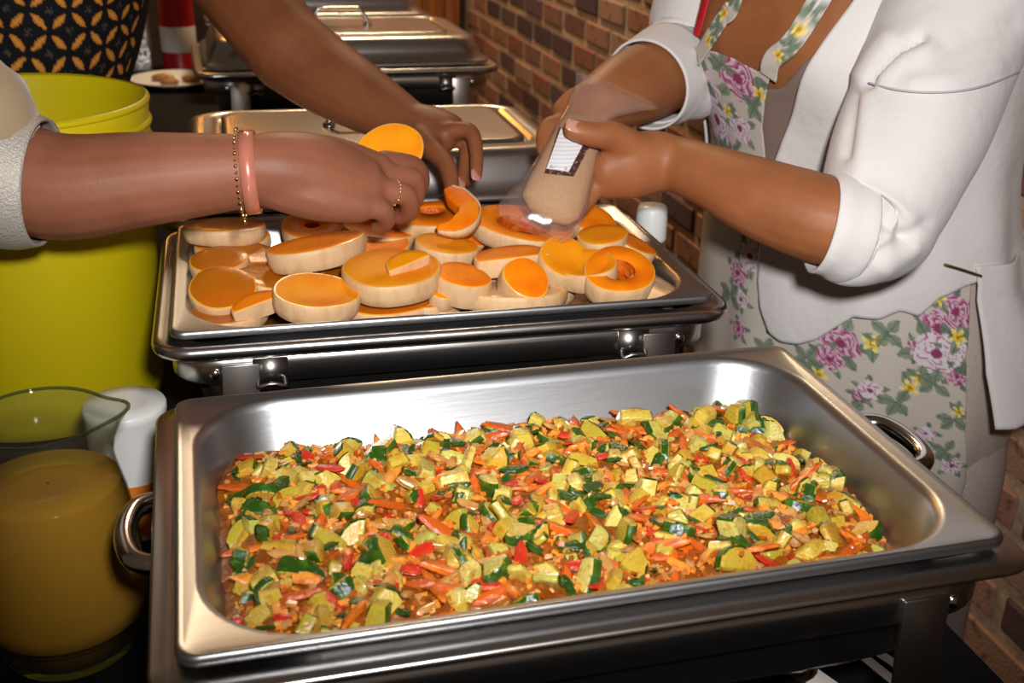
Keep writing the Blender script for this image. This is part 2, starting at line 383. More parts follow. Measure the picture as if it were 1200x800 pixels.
mk('bowl', loft([np.array(L[i*20:(i+1)*20]) for i in range(4)], True, False), STEEL2, sp, solid=.0012)
mk('handle', tube([a+d*.022, a+d*.06, a+d*.12, b], [(.004, .002), (.004, .002), (.006, .004), (.006, .004)], 8), mat('black_handle_plastic', (.01, .01, .012), .4), sp)
st_ = thing('steel_bar', 'short flat steel bar lying on the cloth beside the tongs', 'bar', (.21, -.03, TZ))
a = pz(905, 762, TZ); b = pz(975, 812, TZ); d = (b-a)/np.linalg.norm(b-a); s = np.array([-d[1], d[0], 0])*.012
mk('blade', loft([np.array([c+s, c-s, c-s*.9+[0, 0, .003], c+s*.9+[0, 0, .003]]) for c in (a, a+(b-a)*.5, b+d*.06)], True, True), STEEL2, st_, smooth=False)

# ================================================================== vegetable mix in the near pan
COURG = mat('courgette_flesh', (.70, .56, .09), .18, rand=[(.62, .48, .08), (.56, .38, .04), (.68, .57, .15), (.44, .36, .035), (.58, .33, .03), (.50, .46, .09), (.62, .44, .06)], noise=(150, (.48, .23, .015), .48, .72), coat=.9, bump=(420, .55, .002))
SKIN_G = mat('courgette_skin', (.022, .070, .005), .16, noise=(110, (.06, .15, .010), .5, .7), bump=(420, .5, .002), coat=.9)
CARROT = mat('carrot_flesh', (.80, .20, .015), .18, rand=[(.80, .20, .015), (.70, .12, .008), (.84, .32, .04), (.56, .10, .010)], noise=(120, (.55, .10, .008), .45, .7), coat=.9, bump=(420, .55, .002))
REDP = mat('red_pepper', (.55, .025, .010), .15, bump=(420, .5, .002), coat=.9, noise=(60, (.70, .07, .01), .4, .7))
GREENL = mat('green_pepper', (.020, .062, .005), .16, bump=(420, .5, .002), coat=.9, noise=(90, (.05, .13, .010), .45, .7))
ONION = mat('onion_flesh', (.62, .32, .10), .18, coat=1, sss=.2, noise=(120, (.50, .17, .03), .4, .65))
SAUCE = mat('tomato_sauce', (.21, .052, .005), .08, coat=1, noise=(70, (.34, .10, .009), .4, .65), bump=(130, .8, .004))
BITS = mat('chopped_bits', (.34, .10, .012), .15, coat=1, noise=(260, (.40, .07, .008), .42, .6))
def piece_mesh(name, kind, seed, mats):
    r = random.Random(seed); bm = bmesh.new()
    def prism(poly, h):
        lo = [bm.verts.new((x, y, -h/2)) for x, y in poly]; hi = [bm.verts.new((x*r.uniform(.9, 1), y*r.uniform(.9, 1), h/2)) for x, y in poly]
        bm.faces.new(lo[::-1]); bm.faces.new(hi); n = len(poly); fs = []
        for i in range(n): fs.append(bm.faces.new((lo[i], lo[(i+1) % n], hi[(i+1) % n], hi[i])))
        return fs
    S = .001
    if kind == 'wedge':      # quarter or third of a round, skin on the arc
        R = r.uniform(12, 17)*S; a1 = math.radians(r.choice([70, 90, 90, 120])); n = 6
        poly = [(0, 0)]+[(R*math.cos(a1*i/n), R*math.sin(a1*i/n)) for i in range(n+1)]
        poly = [(x-R*.4, y-R*.35) for x, y in poly]
        fs = prism(poly, r.uniform(7, 12)*S)
    elif kind == 'half':
        R = r.uniform(11, 15)*S; n = 9
        poly = [(R*math.cos(math.pi*i/n), R*math.sin(math.pi*i/n)-R*.4) for i in range(n+1)]
        fs = prism(poly, r.uniform(5, 9)*S)
    elif kind == 'chunk':
        a, b, h = r.uniform(8, 13)*S, r.uniform(5.5, 9)*S, r.uniform(6, 11)*S
        poly = [(-a, -b*r.uniform(.7, 1)), (0, -b*r.uniform(.95, 1.15)), (a, -b*r.uniform(.6, 1)), (a*r.uniform(.8, 1), b*.8), (0, b*r.uniform(.9, 1.1)), (-a*r.uniform(.7, 1), b*r.uniform(.6, 1))]
        fs = prism(poly, h)
    elif kind == 'stick':
        a, b, h = r.uniform(11, 21)*S, r.uniform(2.4, 4.2)*S, r.uniform(3, 5)*S
        c = r.uniform(-.2, .2)*a
        prism([(-a, c), (-a*.3, c*.2-b), (a*.4, c*.3-b), (a, c-b*.4), (a, c+b*.5), (a*.4, c*.3+b), (-a*.3, c*.2+b)], h)
    elif kind == 'flake':
        a, b, h = r.uniform(6, 13)*S, r.uniform(4, 7)*S, r.uniform(2, 3.5)*S
        prism([(a*math.cos(t)*r.uniform(.75, 1.1), b*math.sin(t)*r.uniform(.75, 1.1)) for t in [k*math.pi/4 for k in range(8)]], h)
        for v in bm.verts: v.co.z += 6*v.co.x**2*r.uniform(.5, 3)
    for f in bm.faces: f.material_index = 0
    bmesh.ops.bevel(bm, geom=[e for e in bm.edges], offset=.0015, segments=2, affect='EDGES')
    for f in bm.faces:
        c = f.calc_center_median()
        if kind == 'wedge' and math.hypot(c.x+R*.4, c.y+R*.35) > R*.905: f.material_index = 1
        if kind == 'half' and math.hypot(c.x, c.y+R*.4) > R*.89: f.material_index = 1
        if kind == 'chunk' and seed % 3 != 2 and c.y < -b*.70: f.material_index = 1
    me = bpy.data.meshes.new(name); bm.to_mesh(me); bm.free()
    for m in mats: me.materials.append(m)
    me.polygons.foreach_set('use_smooth', np.full(len(me.polygons), True))
    o = bpy.data.objects.new('tmp', me); COL.objects.link(o)          # flat faces, soft wet edges
    w = o.modifiers.new('w', 'WEIGHTED_NORMAL'); w.mode = 'FACE_AREA'; w.weight = 80
    dg = bpy.context.evaluated_depsgraph_get(); dg.update()
    out = bpy.data.meshes.new_from_object(o.evaluated_get(dg)); out.name = name
    bpy.data.objects.remove(o, do_unlink=True); bpy.data.meshes.remove(me)
    return out
def mound(x, y):
    """height of the mix below the rim"""
    e = min((.236-abs(x))/.028, (.137-abs(y))/.035, 1.0)
    return -.047+.016*max(0, e)+.004*math.sin(x*31+1)*math.sin(y*43+2)+.003*math.sin(x*77)*math.cos(y*61)-.004*max(0, x-.12)/.1
def inpan(x, y, m=.0):
    a, b, r = .236-m, .137-m, .055
    if abs(x) > a or abs(y) > b: return False
    dx, dy = abs(x)-(a-r), abs(y)-(b-r)
    return not (dx > 0 and dy > 0 and dx*dx+dy*dy > r*r)
# sauce bed with finely chopped bits
gx, gy = np.linspace(-.2395, .2395, 150), np.linspace(-.1405, .1405, 90)
V = []; F = []
for j, y in enumerate(gy):
    for i, x in enumerate(gx):
        X_, Y_ = x, y
        dx, dy = abs(x)-(.2395-.056), abs(y)-(.1405-.056)
        if dx > 0 and dy > 0:
            q = math.hypot(dx, dy)
            if q > .056: X_ = math.copysign(.1835+dx/q*.056, x); Y_ = math.copysign(.0845+dy/q*.056, y)
        V.append((X_, Y_, mound(X_*.985, Y_*.985)-.0006+.0016*math.sin(x*260+y*90)*math.sin(y*310)))
F = [(j*150+i, j*150+i+1, (j+1)*150+i+1, (j+1)*150+i) for j in range(89) for i in range(149)]
sa = mk('tomato_sauce', (np.array(V), F), SAUCE, base=(0, 0, -.05)); setp(sa, 'glossy orange tomato sauce around the diced vegetables', 'sauce', kind='stuff')
B = []; MI = []
for k in range(4800):
    x, y = nr.uniform(-.234, .234), nr.uniform(-.135, .135)
    if not inpan(x, y, .003): continue
    s = nr.uniform(.0009, .0026); v, f = box(-s*nr.uniform(.8, 2.2), s, -s*.8, s*.8, -s*.6, s*.6)
    B.append(xf((v, f), (x, y, mound(x, y)-.0015+nr.uniform(-.001, .0045)), tuple(nr.uniform(-.6, .6, 2))+(nr.uniform(0, 6.3),)))
bt = mk('chopped_bits', join(*[(b_[0], b_[1], [k % 5 % 3]*6) for k, b_ in enumerate(B)]), [BITS, CARROT, ONION], base=(0, 0, -.05), smooth=False); setp(bt, 'finely chopped onion and carrot bits in the sauce', 'vegetable bits', kind='stuff')
VK = []
for kind, nm, count, mats, label, grp, var in (
        ('wedge', 'courgette_wedge', 150, [COURG, SKIN_G], 'pale yellow courgette wedge edged with dark green skin, in the vegetable mix', 'courgette wedges in the vegetable mix', 8),
        ('chunk', 'courgette_chunk', 120, [COURG, SKIN_G], 'small blocky yellow-green courgette chunk in the vegetable mix', 'courgette chunks in the vegetable mix', 9),
        ('half', 'courgette_slice', 45, [COURG, SKIN_G], 'half-round courgette slice with green rind, in the vegetable mix', 'half-round courgette slices in the vegetable mix', 5),
        ('stick', 'carrot_stick', 170, [CARROT], 'thin orange carrot stick in the vegetable mix', 'carrot sticks in the vegetable mix', 9),
        ('flake', 'red_pepper_piece', 85, [REDP], 'glossy red pepper piece in the vegetable mix', 'red pepper pieces in the vegetable mix', 6),
        ('flake', 'green_pepper_piece', 120, [GREENL], 'glossy dark green pepper piece in the vegetable mix', 'green pepper pieces in the vegetable mix', 6),
        ('flake', 'onion_piece', 95, [ONION], 'translucent pinkish onion piece in the vegetable mix', 'onion pieces in the vegetable mix', 6)):
    ms = [piece_mesh(nm, kind, 100+i, mats) for i in range(var)]
    for k in range(count): VK.append((nm, ms[k % var], label, grp, kind))
rng.shuffle(VK)
# spread evenly: best-candidate sampling keeps the pieces from clumping
PTS = []
for nm, me, label, grp, kind in VK:
    best = None
    P = np.array(PTS) if PTS else None
    for c in range(7):
        while True:
            x, y = rng.uniform(-.232, .232), rng.uniform(-.133, .133)
            if inpan(x, y, .009): break
        d = 1 if P is None else ((P[:, 0]-x)**2+(P[:, 1]-y)**2).min()
        if best is None or d > best[0]: best = (d, x, y)
    _, x, y = best; PTS.append((x, y))
    o = bpy.data.objects.new(nm, me); COL.objects.link(o)
    up = rng.uniform(-.003, .0035) if kind in ('wedge', 'chunk', 'half') else rng.uniform(-.0005, .0035)
    o.location = (x, y, mound(x, y)+up+RZ)
    ti = .75 if kind in ('wedge', 'chunk', 'half') else .25
    o.rotation_euler = (rng.gauss(0, ti), rng.gauss(0, ti), rng.uniform(0, 6.283))
    s = rng.uniform(.80, 1.30) if kind != 'flake' else rng.uniform(.75, 1.15)
    o.scale = (s, s, s)
    zone = 'at the jug end' if x < -.15 else 'at the apron end' if x > .15 else 'along the butternut side' if y > .06 else 'along the rivet side' if y < -.06 else 'amid the pan'
    setp(o, label.replace('in the vegetable mix', 'in the mix '+zone), 'vegetable', grp)

# ================================================================== butternut slices in the second pan
FLESH = mat('butternut_flesh', (.86, .23, .004), .45, noise=(26, (.74, .14, .003), .42, .7), bump=(240, .2, .002), spec=.08)
FLESHY = mat('butternut_flesh_yellow', (.84, .30, .008), .45, noise=(26, (.78, .21, .005), .42, .7), bump=(240, .2, .002), spec=.08)
FLESHO = mat('butternut_flesh_juicy', (.44, .13, .004), .28, noise=(22, (.56, .13, .004), .42, .7), bump=(120, .2, .003), coat=.12, spec=.2)
HOLLOW = mat('butternut_seed_hollow', (.55, .085, .006), .3, noise=(90, (.70, .16, .01), .4, .65), bump=(160, .9, .004), coat=.3)
FEDGE = mat('butternut_flesh_edge', (.80, .42, .06), .35, noise=(60, (.84, .33, .03), .45, .7), coat=.2)
RIND = mat('butternut_rind', (.66, .43, .23), .5, noise=(60, (.55, .30, .14), .48, .75), bump=(90, .6, .003), stretch=(1, 1, .35))
def slice_mesh(rx, ry, th, seed, hole=0, holeoff=0., cut=0, fl=FLESH, taper=.06, dish=0.):
    """returns flesh, rind, hollow pieces (local, lying flat, top at +z)"""
    r = random.Random(seed); n = 40
    ph = [r.uniform(0, 6.28) for _ in range(3)]; am = [r.uniform(.02, .055), r.uniform(.012, .035), r.uniform(.006, .016)]
    def outline(s, z):
        L = []
        for k in range(n):
            t = 2*math.pi*k/n
            w = 1+am[0]*math.cos(2*t+ph[0])+am[1]*math.cos(3*t+ph[1])+am[2]*math.cos(5*t+ph[2])
            x, y = rx*w*s*math.cos(t), ry*w*s*math.sin(t)
            if cut: y = max(y, -ry*(1-cut)*s)
            L.append((x, y, z))
        return np.array(L)
    h = th/2
    rind = loft([outline(.985-taper, -h), outline(1.0-taper*.6, -h*.8), outline(1.015-taper*.2, -h*.2), outline(1.012, h*.5), outline(1.004, h*.86), outline(.985, h)])
    if hole:
        def inner(s, z, f=1): 
            o = outline(hole*s, z); o[:, 1] += holeoff*ry
            return o
        flesh = loft([outline(.985, h), outline(.955, h+.0006), outline((1+hole)/2, h+.0008), inner(1.06, h+.0004), inner(1.0, h-.001)])
        bot = loft([outline(.985-taper, -h), inner(.9, -h)])
        fl_ = join((flesh[0], flesh[1]), (bot[0], [f[::-1] for f in bot[1]]))
        hol = loft([inner(1.0, h-.001), inner(.93, h*.3), inner(.90, -h*.4), inner(.92, -h)])
        return fl_, rind, hol
    c1 = loft([outline(.985, h), outline(.94, h+.0008-dish*.1), outline(.6, h+.001-dish*.7), outline(.25, h+.001-dish), outline(.03, h+.001-dish)], False, True)
    c0 = loft([outline(.985-taper, -h), outline(.5, -h), outline(.03, -h)], False, True)
    return join((c1[0], c1[1]), (c0[0], [f[::-1] for f in c0[1]])), rind, None
SL = 0
def bslice(label, u, v, z, rx, ry, th, rot=(0, 0, 0), seed=None, name='butternut_slice', loc=None, **kw):
    """u, v: pixel of the slice's centre, z: its height above the rim plane (it lies on the pan or on slices below)"""
    global SL; SL += 1
    c = pz(u, v, z) if loc is None else np.asarray(loc, float)
    fl = kw.pop('mat', FLESH)
    a, b, h = slice_mesh(rx, ry, th, seed or SL*13, **kw)
    t = thing(name, label, 'squash slice', c, 'butternut slices in the second pan')
    a = (a[0], a[1], [1 if k < 40 else 0 for k in range(len(a[1]))])
    for nm, g, m in (('flesh', a, [fl, FEDGE]), ('rind', b, RIND), ('seed_hollow', h, HOLLOW)):
        if g is None: continue
        mk(nm, xf(g, c, rot), m, t)
    return t
R_ = math.radians
bslice('round butternut slice lying on another in the far corner by the bucket', 265, 272, .012, .044, .036, .017, (R_(-4), R_(3), .3), mat=FLESHO)
bslice('pale-rinded butternut slice under the corner slice nearest the bucket', 273, 288, -.006, .042, .036, .017, (R_(3), R_(-4), .1))
bslice('small glossy round butternut slice left of the olive-tinted ones', 257, 311, .000, .030, .028, .016, (R_(8), R_(-6), .4), mat=FLESHO)
bslice('amber butternut slice half covered by two glossy round slices', 292, 304, -.006, .034, .031, .015, (R_(8), R_(10), 0), mat=FLESHO)
bslice('olive-tinted wet butternut slice tilted against the short pan wall', 261, 343, -.004, .034, .031, .015, (R_(20), R_(-10), .5), mat=FLESHO)
bslice('butternut slice swimming in dark orange juice at the front corner', 268, 372, -.020, .038, .034, .014, (0, 0, .2), mat=FLESHO, dish=.004)
bslice('cut butternut wedge with thick white rind in the front corner', 304, 362, -.006, .026, .020, .016, (R_(6), R_(-12), .25), cut=.8)
bslice('dull brown butternut slice beneath the big half slice', 322, 332, -.014, .040, .034, .015, (R_(6), R_(12), .2), mat=FLESHO)
bslice('large oval butternut slice with a shallow seed hollow near the front rim', 370, 351, .000, .042, .037, .021, (R_(8), R_(4), .1), dish=.006, mat=FLESHY)
bslice('butternut slice under the braceleted wrist at the back', 366, 272, .008, .036, .034, .018, (R_(6), R_(-5), .6), hole=.25)
bslice('long butternut slice with wet orange top and thick white rind', 371, 296, .012, .052, .034, .022, (R_(-5), R_(-6), .12))
bslice('butternut slice tucked below the fist with bright white rind', 443, 277, .006, .042, .034, .018, (R_(-4), R_(6), -.5))
bslice('thin butternut slice peeking between the long slice and the widest one', 447, 291, .004, .032, .028, .014, (R_(6), 0, .1))
bslice('widest butternut slice with a small wedge lying on it', 459, 325, .008, .051, .048, .023, (R_(3), R_(-3), .35), mat=FLESHY)
bslice('small butternut wedge lying on the widest slice', 478, 311, .024, .024, .018, .010, (R_(10), R_(-12), .3), cut=.7, mat=FLESHY)
bslice('butternut slice with curled rim that the fingertips touch', 507, 258, .018, .048, .040, .017, (R_(4), R_(-4), -.1), hole=.30, holeoff=.25)
bslice('plump round butternut slice between the wide slice and the large ring', 522, 294, .012, .034, .031, .017, (R_(3), R_(6), 0), mat=FLESHY)
bslice('pale broken butternut end behind the plump round slice', 547, 282, .004, .020, .018, .022, (R_(30), R_(20), .3))
bslice('butternut chunk with pinkish rind leaning on the front heap', 541, 335, .000, .030, .024, .026, (R_(6), R_(10), -.5))
bslice('tiny yellow butternut end by the front rim', 519, 350, -.010, .014, .012, .015, (R_(14), 0, .4), mat=FLESHY)
bslice('large butternut ring with deep orange hollow under the spice bag', 612, 270, .016, .058, .050, .020, (R_(8), R_(6), .05), hole=.52, holeoff=-.05)
bslice('butternut half slice just in front of the large ring', 600, 308, .014, .042, .028, .019, (R_(-2), R_(-4), -.05), cut=.5)
bslice('bright orange butternut neck piece wedged between the front slices', 612, 334, .000, .024, .024, .030, (R_(40), R_(-8), .3), mat=FLESH)
bslice('broad butternut slice lying rind-up along the front rim', 606, 348, -.016, .058, .036, .018, (R_(-6), R_(3), .1), mat=RIND)
bslice('butternut slice standing against its twin with notched rind', 660, 310, .012, .031, .030, .023, (R_(20), R_(22), -.4), mat=FLESHY, dish=.004)
bslice('butternut slice leaning on the notched one beside the small ring', 688, 318, .008, .030, .028, .022, (R_(12), R_(-8), -.2), mat=FLESHY, dish=.005)
bslice('small butternut ring with open seed hole near the right wall', 724, 326, .004, .039, .037, .024, (R_(16), R_(-10), .5), hole=.44)
bslice('neat round butternut disc with clean white rind behind the ring', 706, 284, .018, .029, .028, .019, (R_(2), R_(-5), .2), mat=FLESHY)
bslice('butternut disc half hidden behind the neat round one', 738, 293, .006, .028, .026, .020, (R_(12), R_(22), .2))
bslice('butternut disc in shade behind the spice bag at the pan corner', 690, 262, .012, .034, .030, .017, (R_(24), R_(10), .3))
bslice('cream rind-side-up butternut end beside the right pan wall', 764, 341, -.012, .028, .024, .020, (R_(12), R_(22), .2), mat=RIND)
bslice('submerged brown butternut slice along the front rim below the widest one', 455, 362, -.022, .048, .032, .016, (R_(3), 0, .1), mat=FLESHO)
bslice('flat butternut slice lying in juice beside the tiny end', 505, 357, -.024, .036, .028, .015, (0, R_(3), .5), mat=FLESHO)
bslice('dull butternut slice at the bottom between the long and oval slices', 418, 332, -.020, .040, .034, .015, (R_(4), R_(5), .7), mat=FLESHO)
bslice('butternut slice at the bottom between the neck piece and the notched slice', 640, 340, -.022, .038, .032, .015, (0, 0, .9), mat=FLESHO)
bslice('butternut slice at the bottom beneath the plump round slice', 570, 318, -.016, .040, .032, .016, (R_(3), R_(-4), 1.2), mat=FLESHO)
bslice('butternut slice at the bottom beneath the small ring', 722, 345, -.024, .036, .030, .015, (0, 0, .3), mat=FLESHO)
bslice('butternut slice at the bottom beneath the long white-rinded slice', 350, 318, -.020, .040, .034, .015, (0, 0, 1.3), mat=FLESHO)
jc = mk('cooking_juice', rrloft([(.225, .126, .05, -.046), (.10, .05, .04, -.0455)], cap1=True), mat('dark_squash_juice', (.16, .05, .008), .08, coat=1), base=(0, 0, -.048))
jc.location = (-.0015, .4563, jc.location.z); setp(jc, 'thin dark orange cooking juice under the butternut slices', 'juice', kind='stuff')

# ================================================================== bucket, jug, tubs
BUCK = mat('lime_plastic', (.60, .48, .004), .42, spec=.4, noise=(4, (.55, .45, .004), .4, .7), sss=.05)
bc = (-.430, .648, TZ+.001)
bk = thing('bucket', 'tall lime-yellow plastic bucket beside the butternut pan', 'bucket', bc)
bkb = mk('body', lathe([(.001, 0), (.126, 0), (.131, .003), (.1335, .02), (.146, .27), (.1475, .305), (.1475, .335), (.1495, .352), (.1475, .3545), (.1455, .352), (.1435, .335), (.1415, .27), (.128, .012), (.001, .010)], bc, 72), BUCK, bk)
for z, r in ((.352, .1500), (.328, .1502), (.306, .1505), (.284, .1500)):
    mk('rim_ring', lathe([(r-.004, z-.004), (r-.0005, z-.003), (r+.0008, z), (r-.0005, z+.003), (r-.004, z+.004)], bc, 72), BUCK, bkb)
for s in (-1, 1):
    mk('handle_lug', ball((bc[0]+.153*s, bc[1], bc[2]+.295), (.008, .014, .014), 12, 8), BUCK, bkb)
a0 = [(bc[0]+.156*math.cos(t), bc[1]+.156*math.sin(t)*.98+.004, bc[2]+.295-.10*math.sin(t)) for t in np.linspace(0, math.pi, 15)]
mk('bail_handle', tube(a0, .0025, 8, spline=2), STEEL2, bk)

JC = (-.366, .150, TZ+.0015)
jg = thing('glass_jug', 'clear glass jug with pouring lip, filled with cloudy yellow juice', 'jug', JC)
def jugloop(r, z, spout=0., n=64):
    t = np.arange(n)/n*2*math.pi; ang = R_(-4)
    dlt = np.arctan2(np.sin(t-ang), np.cos(t-ang))
    w = np.exp(-(dlt/.36)**2)*spout
    rr_ = r+w
    return np.column_stack([JC[0]+rr_*np.cos(t), JC[1]+rr_*np.sin(t), JC[2]+z+w*.25])
po = [(.001, 0), (.050, 0), (.0530, .003), (.0540, .010), (.0538, .022), (.0550, .025), (.0605, .029), (.0655, .036), (.0668, .050), (.0655, .075), (.0625, .110), (.0585, .140), (.0540, .160), (.0505, .175), (.0490, .188), (.0498, .200), (.0518, .210)]
pin = [(.0514, .2108), (.0506, .210), (.0486, .200), (.0478, .188), (.0493, .175), (.0528, .160), (.0573, .140), (.0613, .110), (.0643, .075), (.0656, .050), (.0643, .037), (.0592, .031), (.0530, .0265), (.0515, .008), (.001, .005)]
spo = lambda z: .016*max(0, (z-.165)/.045)**1.6
jgg = mk('glass', loft([jugloop(r, z, spo(z)) for r, z in po+pin], True, True), GLASS, jg)
lp = jugloop(.0512, .2104, spo(.2104)); lp = np.vstack([lp, lp[:1]])
mk('lip', tube(lp, .0015, 8, spline=0, caps=False), thin_clear('glass_lip', (.50, .56, .36), .9, .03, .02, (.6, .6, .5)), jgg)
JU = mat('cloudy_juice', (.56, .27, .010), .12, spec=.4, sss=.3, noise=(14, (.52, .24, .009), .4, .7))
mk('juice', lathe([(.001, .0053), (.0511, .0083), (.0526, .0270), (.0588, .0314), (.0640, .0375), (.0653, .050), (.0640, .075), (.0610, .110), (.0570, .140), (.0545, .152), (.0543, .1528), (.02, .1525), (.001, .1525)], JC, 56), JU, jg)
mk('handle', tube([(JC[0]-.050, JC[1]-.004, JC[2]+.185), (JC[0]-.085, JC[1]-.006, JC[2]+.190), (JC[0]-.108, JC[1]-.008, JC[2]+.165), (JC[0]-.110, JC[1]-.008, JC[2]+.11), (JC[0]-.092, JC[1]-.006, JC[2]+.065), (JC[0]-.066, JC[1]-.004, JC[2]+.055)], .0075, 12), GLASS, jg)

WHITE = mat('white_plastic', (.78, .78, .76), .35, sss=.05)
ORANGEP = mat('orange_label', (.75, .20, .02), .4, noise=(30, (.85, .32, .05), .5, .7))
tc_ = (-.318, .325, TZ+.001)
tu = thing('plastic_tub', 'white plastic tub with orange lower band between jug and bucket', 'tub', tc_)
mk('body', lathe([(.001, 0), (.034, 0), (.036, .003), (.0365, .06), (.037, .122), (.038, .124), (.038, .130), (.0365, .1325), (.020, .1335), (.001, .1335)], tc_), WHITE, tu)
mk('label_band', lathe([(.0366, .006), (.0370, .008), (.0376, .060), (.0373, .062)], tc_), ORANGEP, tu)
bp_ = np.array([.338, .655, TZ+.001])
sb = thing('spice_bottle', 'white-capped spice bottle behind the corner of the butternut pan', 'bottle', bp_)
mk('body', lathe([(.001, 0), (.022, 0), (.0235, .003), (.0235, .125), (.021, .140), (.018, .145), (.001, .145)], bp_), mat('brown_bottle', (.20, .07, .02), .25), sb)
mk('cap', lathe([(.0155, .142), (.0205, .144), (.0210, .148), (.0200, .186), (.018, .190), (.001, .1905)], bp_), WHITE, sb)
# far end of the table: plate of food, carton, grater, tin
pc = pz(205, 95, TZ+.01)
pl = thing('dinner_plate', 'pale plate with leftover food beyond the bucket', 'plate', (pc[0], pc[1], TZ))
mk('dish', lathe([(.001, .004), (.07, .003), (.078, .006), (.118, .018), (.120, .020), (.116, .0205), (.078, .010), (.07, .008), (.001, .008)], (pc[0], pc[1], TZ)), WHITE, pl)
FOODM = [mat('brown_leftovers', (.35, .16, .06), .5, bump=(90, .8, .004)), mat('pale_leftovers', (.62, .48, .28), .5, bump=(90, .8, .004))]
for k in range(5):
    t = thing if 0 else None
    c = (pc[0]+.045*math.cos(k*2.2), pc[1]+.045*math.sin(k*2.2), TZ+.016)
    o = mk('food_scrap', ball(c, (.026, .022, .011), 12, 8), FOODM[k % 2], base=c)
    setp(o, ['brown meat scrap on the far pale plate', 'creamy food scrap on the far pale plate'][k % 2], 'food', 'food scraps on the far plate')
q = pz(222, 60, -.10)
tn = thing('tin_can', 'red and white tin standing beside the far plate', 'tin', (q[0]-.03, 2.85, TZ))
tcx = (q[0]-.03, 2.85, TZ)
mk('body', lathe([(.001, 0), (.05, 0), (.051, .003), (.050, .006), (.050, .21), (.051, .214), (.048, .215), (.001, .214)], tcx), mat('red_tin', (.42, .012, .012), .35), tn)
mk('paper_band', lathe([(.0505, .05), (.0508, .052), (.0508, .12), (.0505, .122)], tcx), WHITE, tn)
gcx = (q[0]-.16, 2.86, TZ)
gr = thing('box_grater', 'grey metal box grater beside the red tin', 'grater', gcx)
mk('body', xf(rrloft([(.055, .045, .01, 0), (.052, .042, .01, .08), (.042, .032, .01, .30), (.030, .02, .008, .305)], cap1=True), gcx), mat('punched_steel', (.50, .48, .46), .4, 1, bump=(14, 1, .02)), gr)
for i in range(6):
    for j in range(5):
        mk('grating_tooth', ball((gcx[0]-.034+i*.0137, gcx[1]-.045+.0085*j/5*1.2, gcx[2]+.05+j*.045), (.0045, .003, .010), 6, 4), STEEL2, gr)
mk('handle', tube([(gcx[0]-.028, gcx[1], gcx[2]+.30), (gcx[0]-.026, gcx[1], gcx[2]+.335), (gcx[0]+.026, gcx[1], gcx[2]+.335), (gcx[0]+.028, gcx[1], gcx[2]+.30)], .006, 8), STEEL2, gr)
ccx = (q[0]-.33, 2.85, TZ)
cn = thing('cardboard_carton', 'dark grey carton behind the far plate', 'carton', ccx)
mk('box', xf(box(-.09, .09, -.06, .06, 0, .36), ccx), mat('dark_card', (.06, .055, .06), .7), cn, smooth=False, bevel=.004)
mk('flap', xf(box(-.09, .09, -.064, -.060, .31, .36), ccx), mat('grey_card', (.10, .09, .095), .7), cn, smooth=False)
mk('tape_strip', xf(box(-.02, .02, -.0615, -.060, 0, .31), ccx), mat('parcel_tape', (.18, .14, .09), .3), cn, smooth=False)

# ================================================================== people
def P3(u, v, t):
    return px(u, v, t)
def skinmat(name, c, c2):
    return mat(name, c, .5, spec=.32, noise=(16, c2, .4, .72), bump=(520, .16, .0012), sss=.12)
SKA = skinmat('brown_skin', (.27, .100, .055), (.21, .072, .038))
SKB = skinmat('warm_brown_skin', (.33, .122, .046), (.26, .088, .032))
NAILM = mat('fingernail', (.42, .19, .13), .22, coat=.5)
GOLD = mat('fine_gold_chain', (.80, .55, .25), .2, 1)
def finger(pts, r0, r1):
    n = len(pts); return tube(pts, np.linspace(r0, r1, n), 12, spline=5)
def nail(name, tip, nxt, up, w, parent, m=NAILM):
    """tip: finger-end centre, nxt: direction of the finger, up: nail normal"""
    d = np.asarray(nxt, float); d /= np.linalg.norm(d); u = np.asarray(up, float); u -= d*(u@d); u /= np.linalg.norm(u); s = np.cross(d, u)
    L = []
    for k, (x, hw) in enumerate(((-.9, .62), (-.5, .88), (0, .95), (.6, .86), (1.0, .55))):
        L.append(np.array([tip+d*x*w*1.15+s*hw*w*math.sin(a)+u*w*(.25*math.cos(a)-.05-.06*x*x) for a in np.linspace(-1.2, 1.2, 7)]))
    v, f = loft(L, closed=False)
    return mk(name, (v, f), m, parent, solid=.0006)
def chainlinks(c, R, nrm, parent, name, n=40, r=.0011, squash=(1, 1), up=(0, 0, 1)):
    nrm = np.asarray(nrm, float)/np.linalg.norm(nrm); u = np.asarray(up, float); u -= nrm*(u@nrm); u /= np.linalg.norm(u); s = np.cross(nrm, u); B = []
    for k in range(n):
        t = 2*math.pi*k/n; p = c+R*(squash[0]*math.cos(t)*s+squash[1]*math.sin(t)*u)
        B.append(ball(p, r*(1.35 if k % 2 else .9), 6, 4))
    return mk(name, join(*B), GOLD, parent)

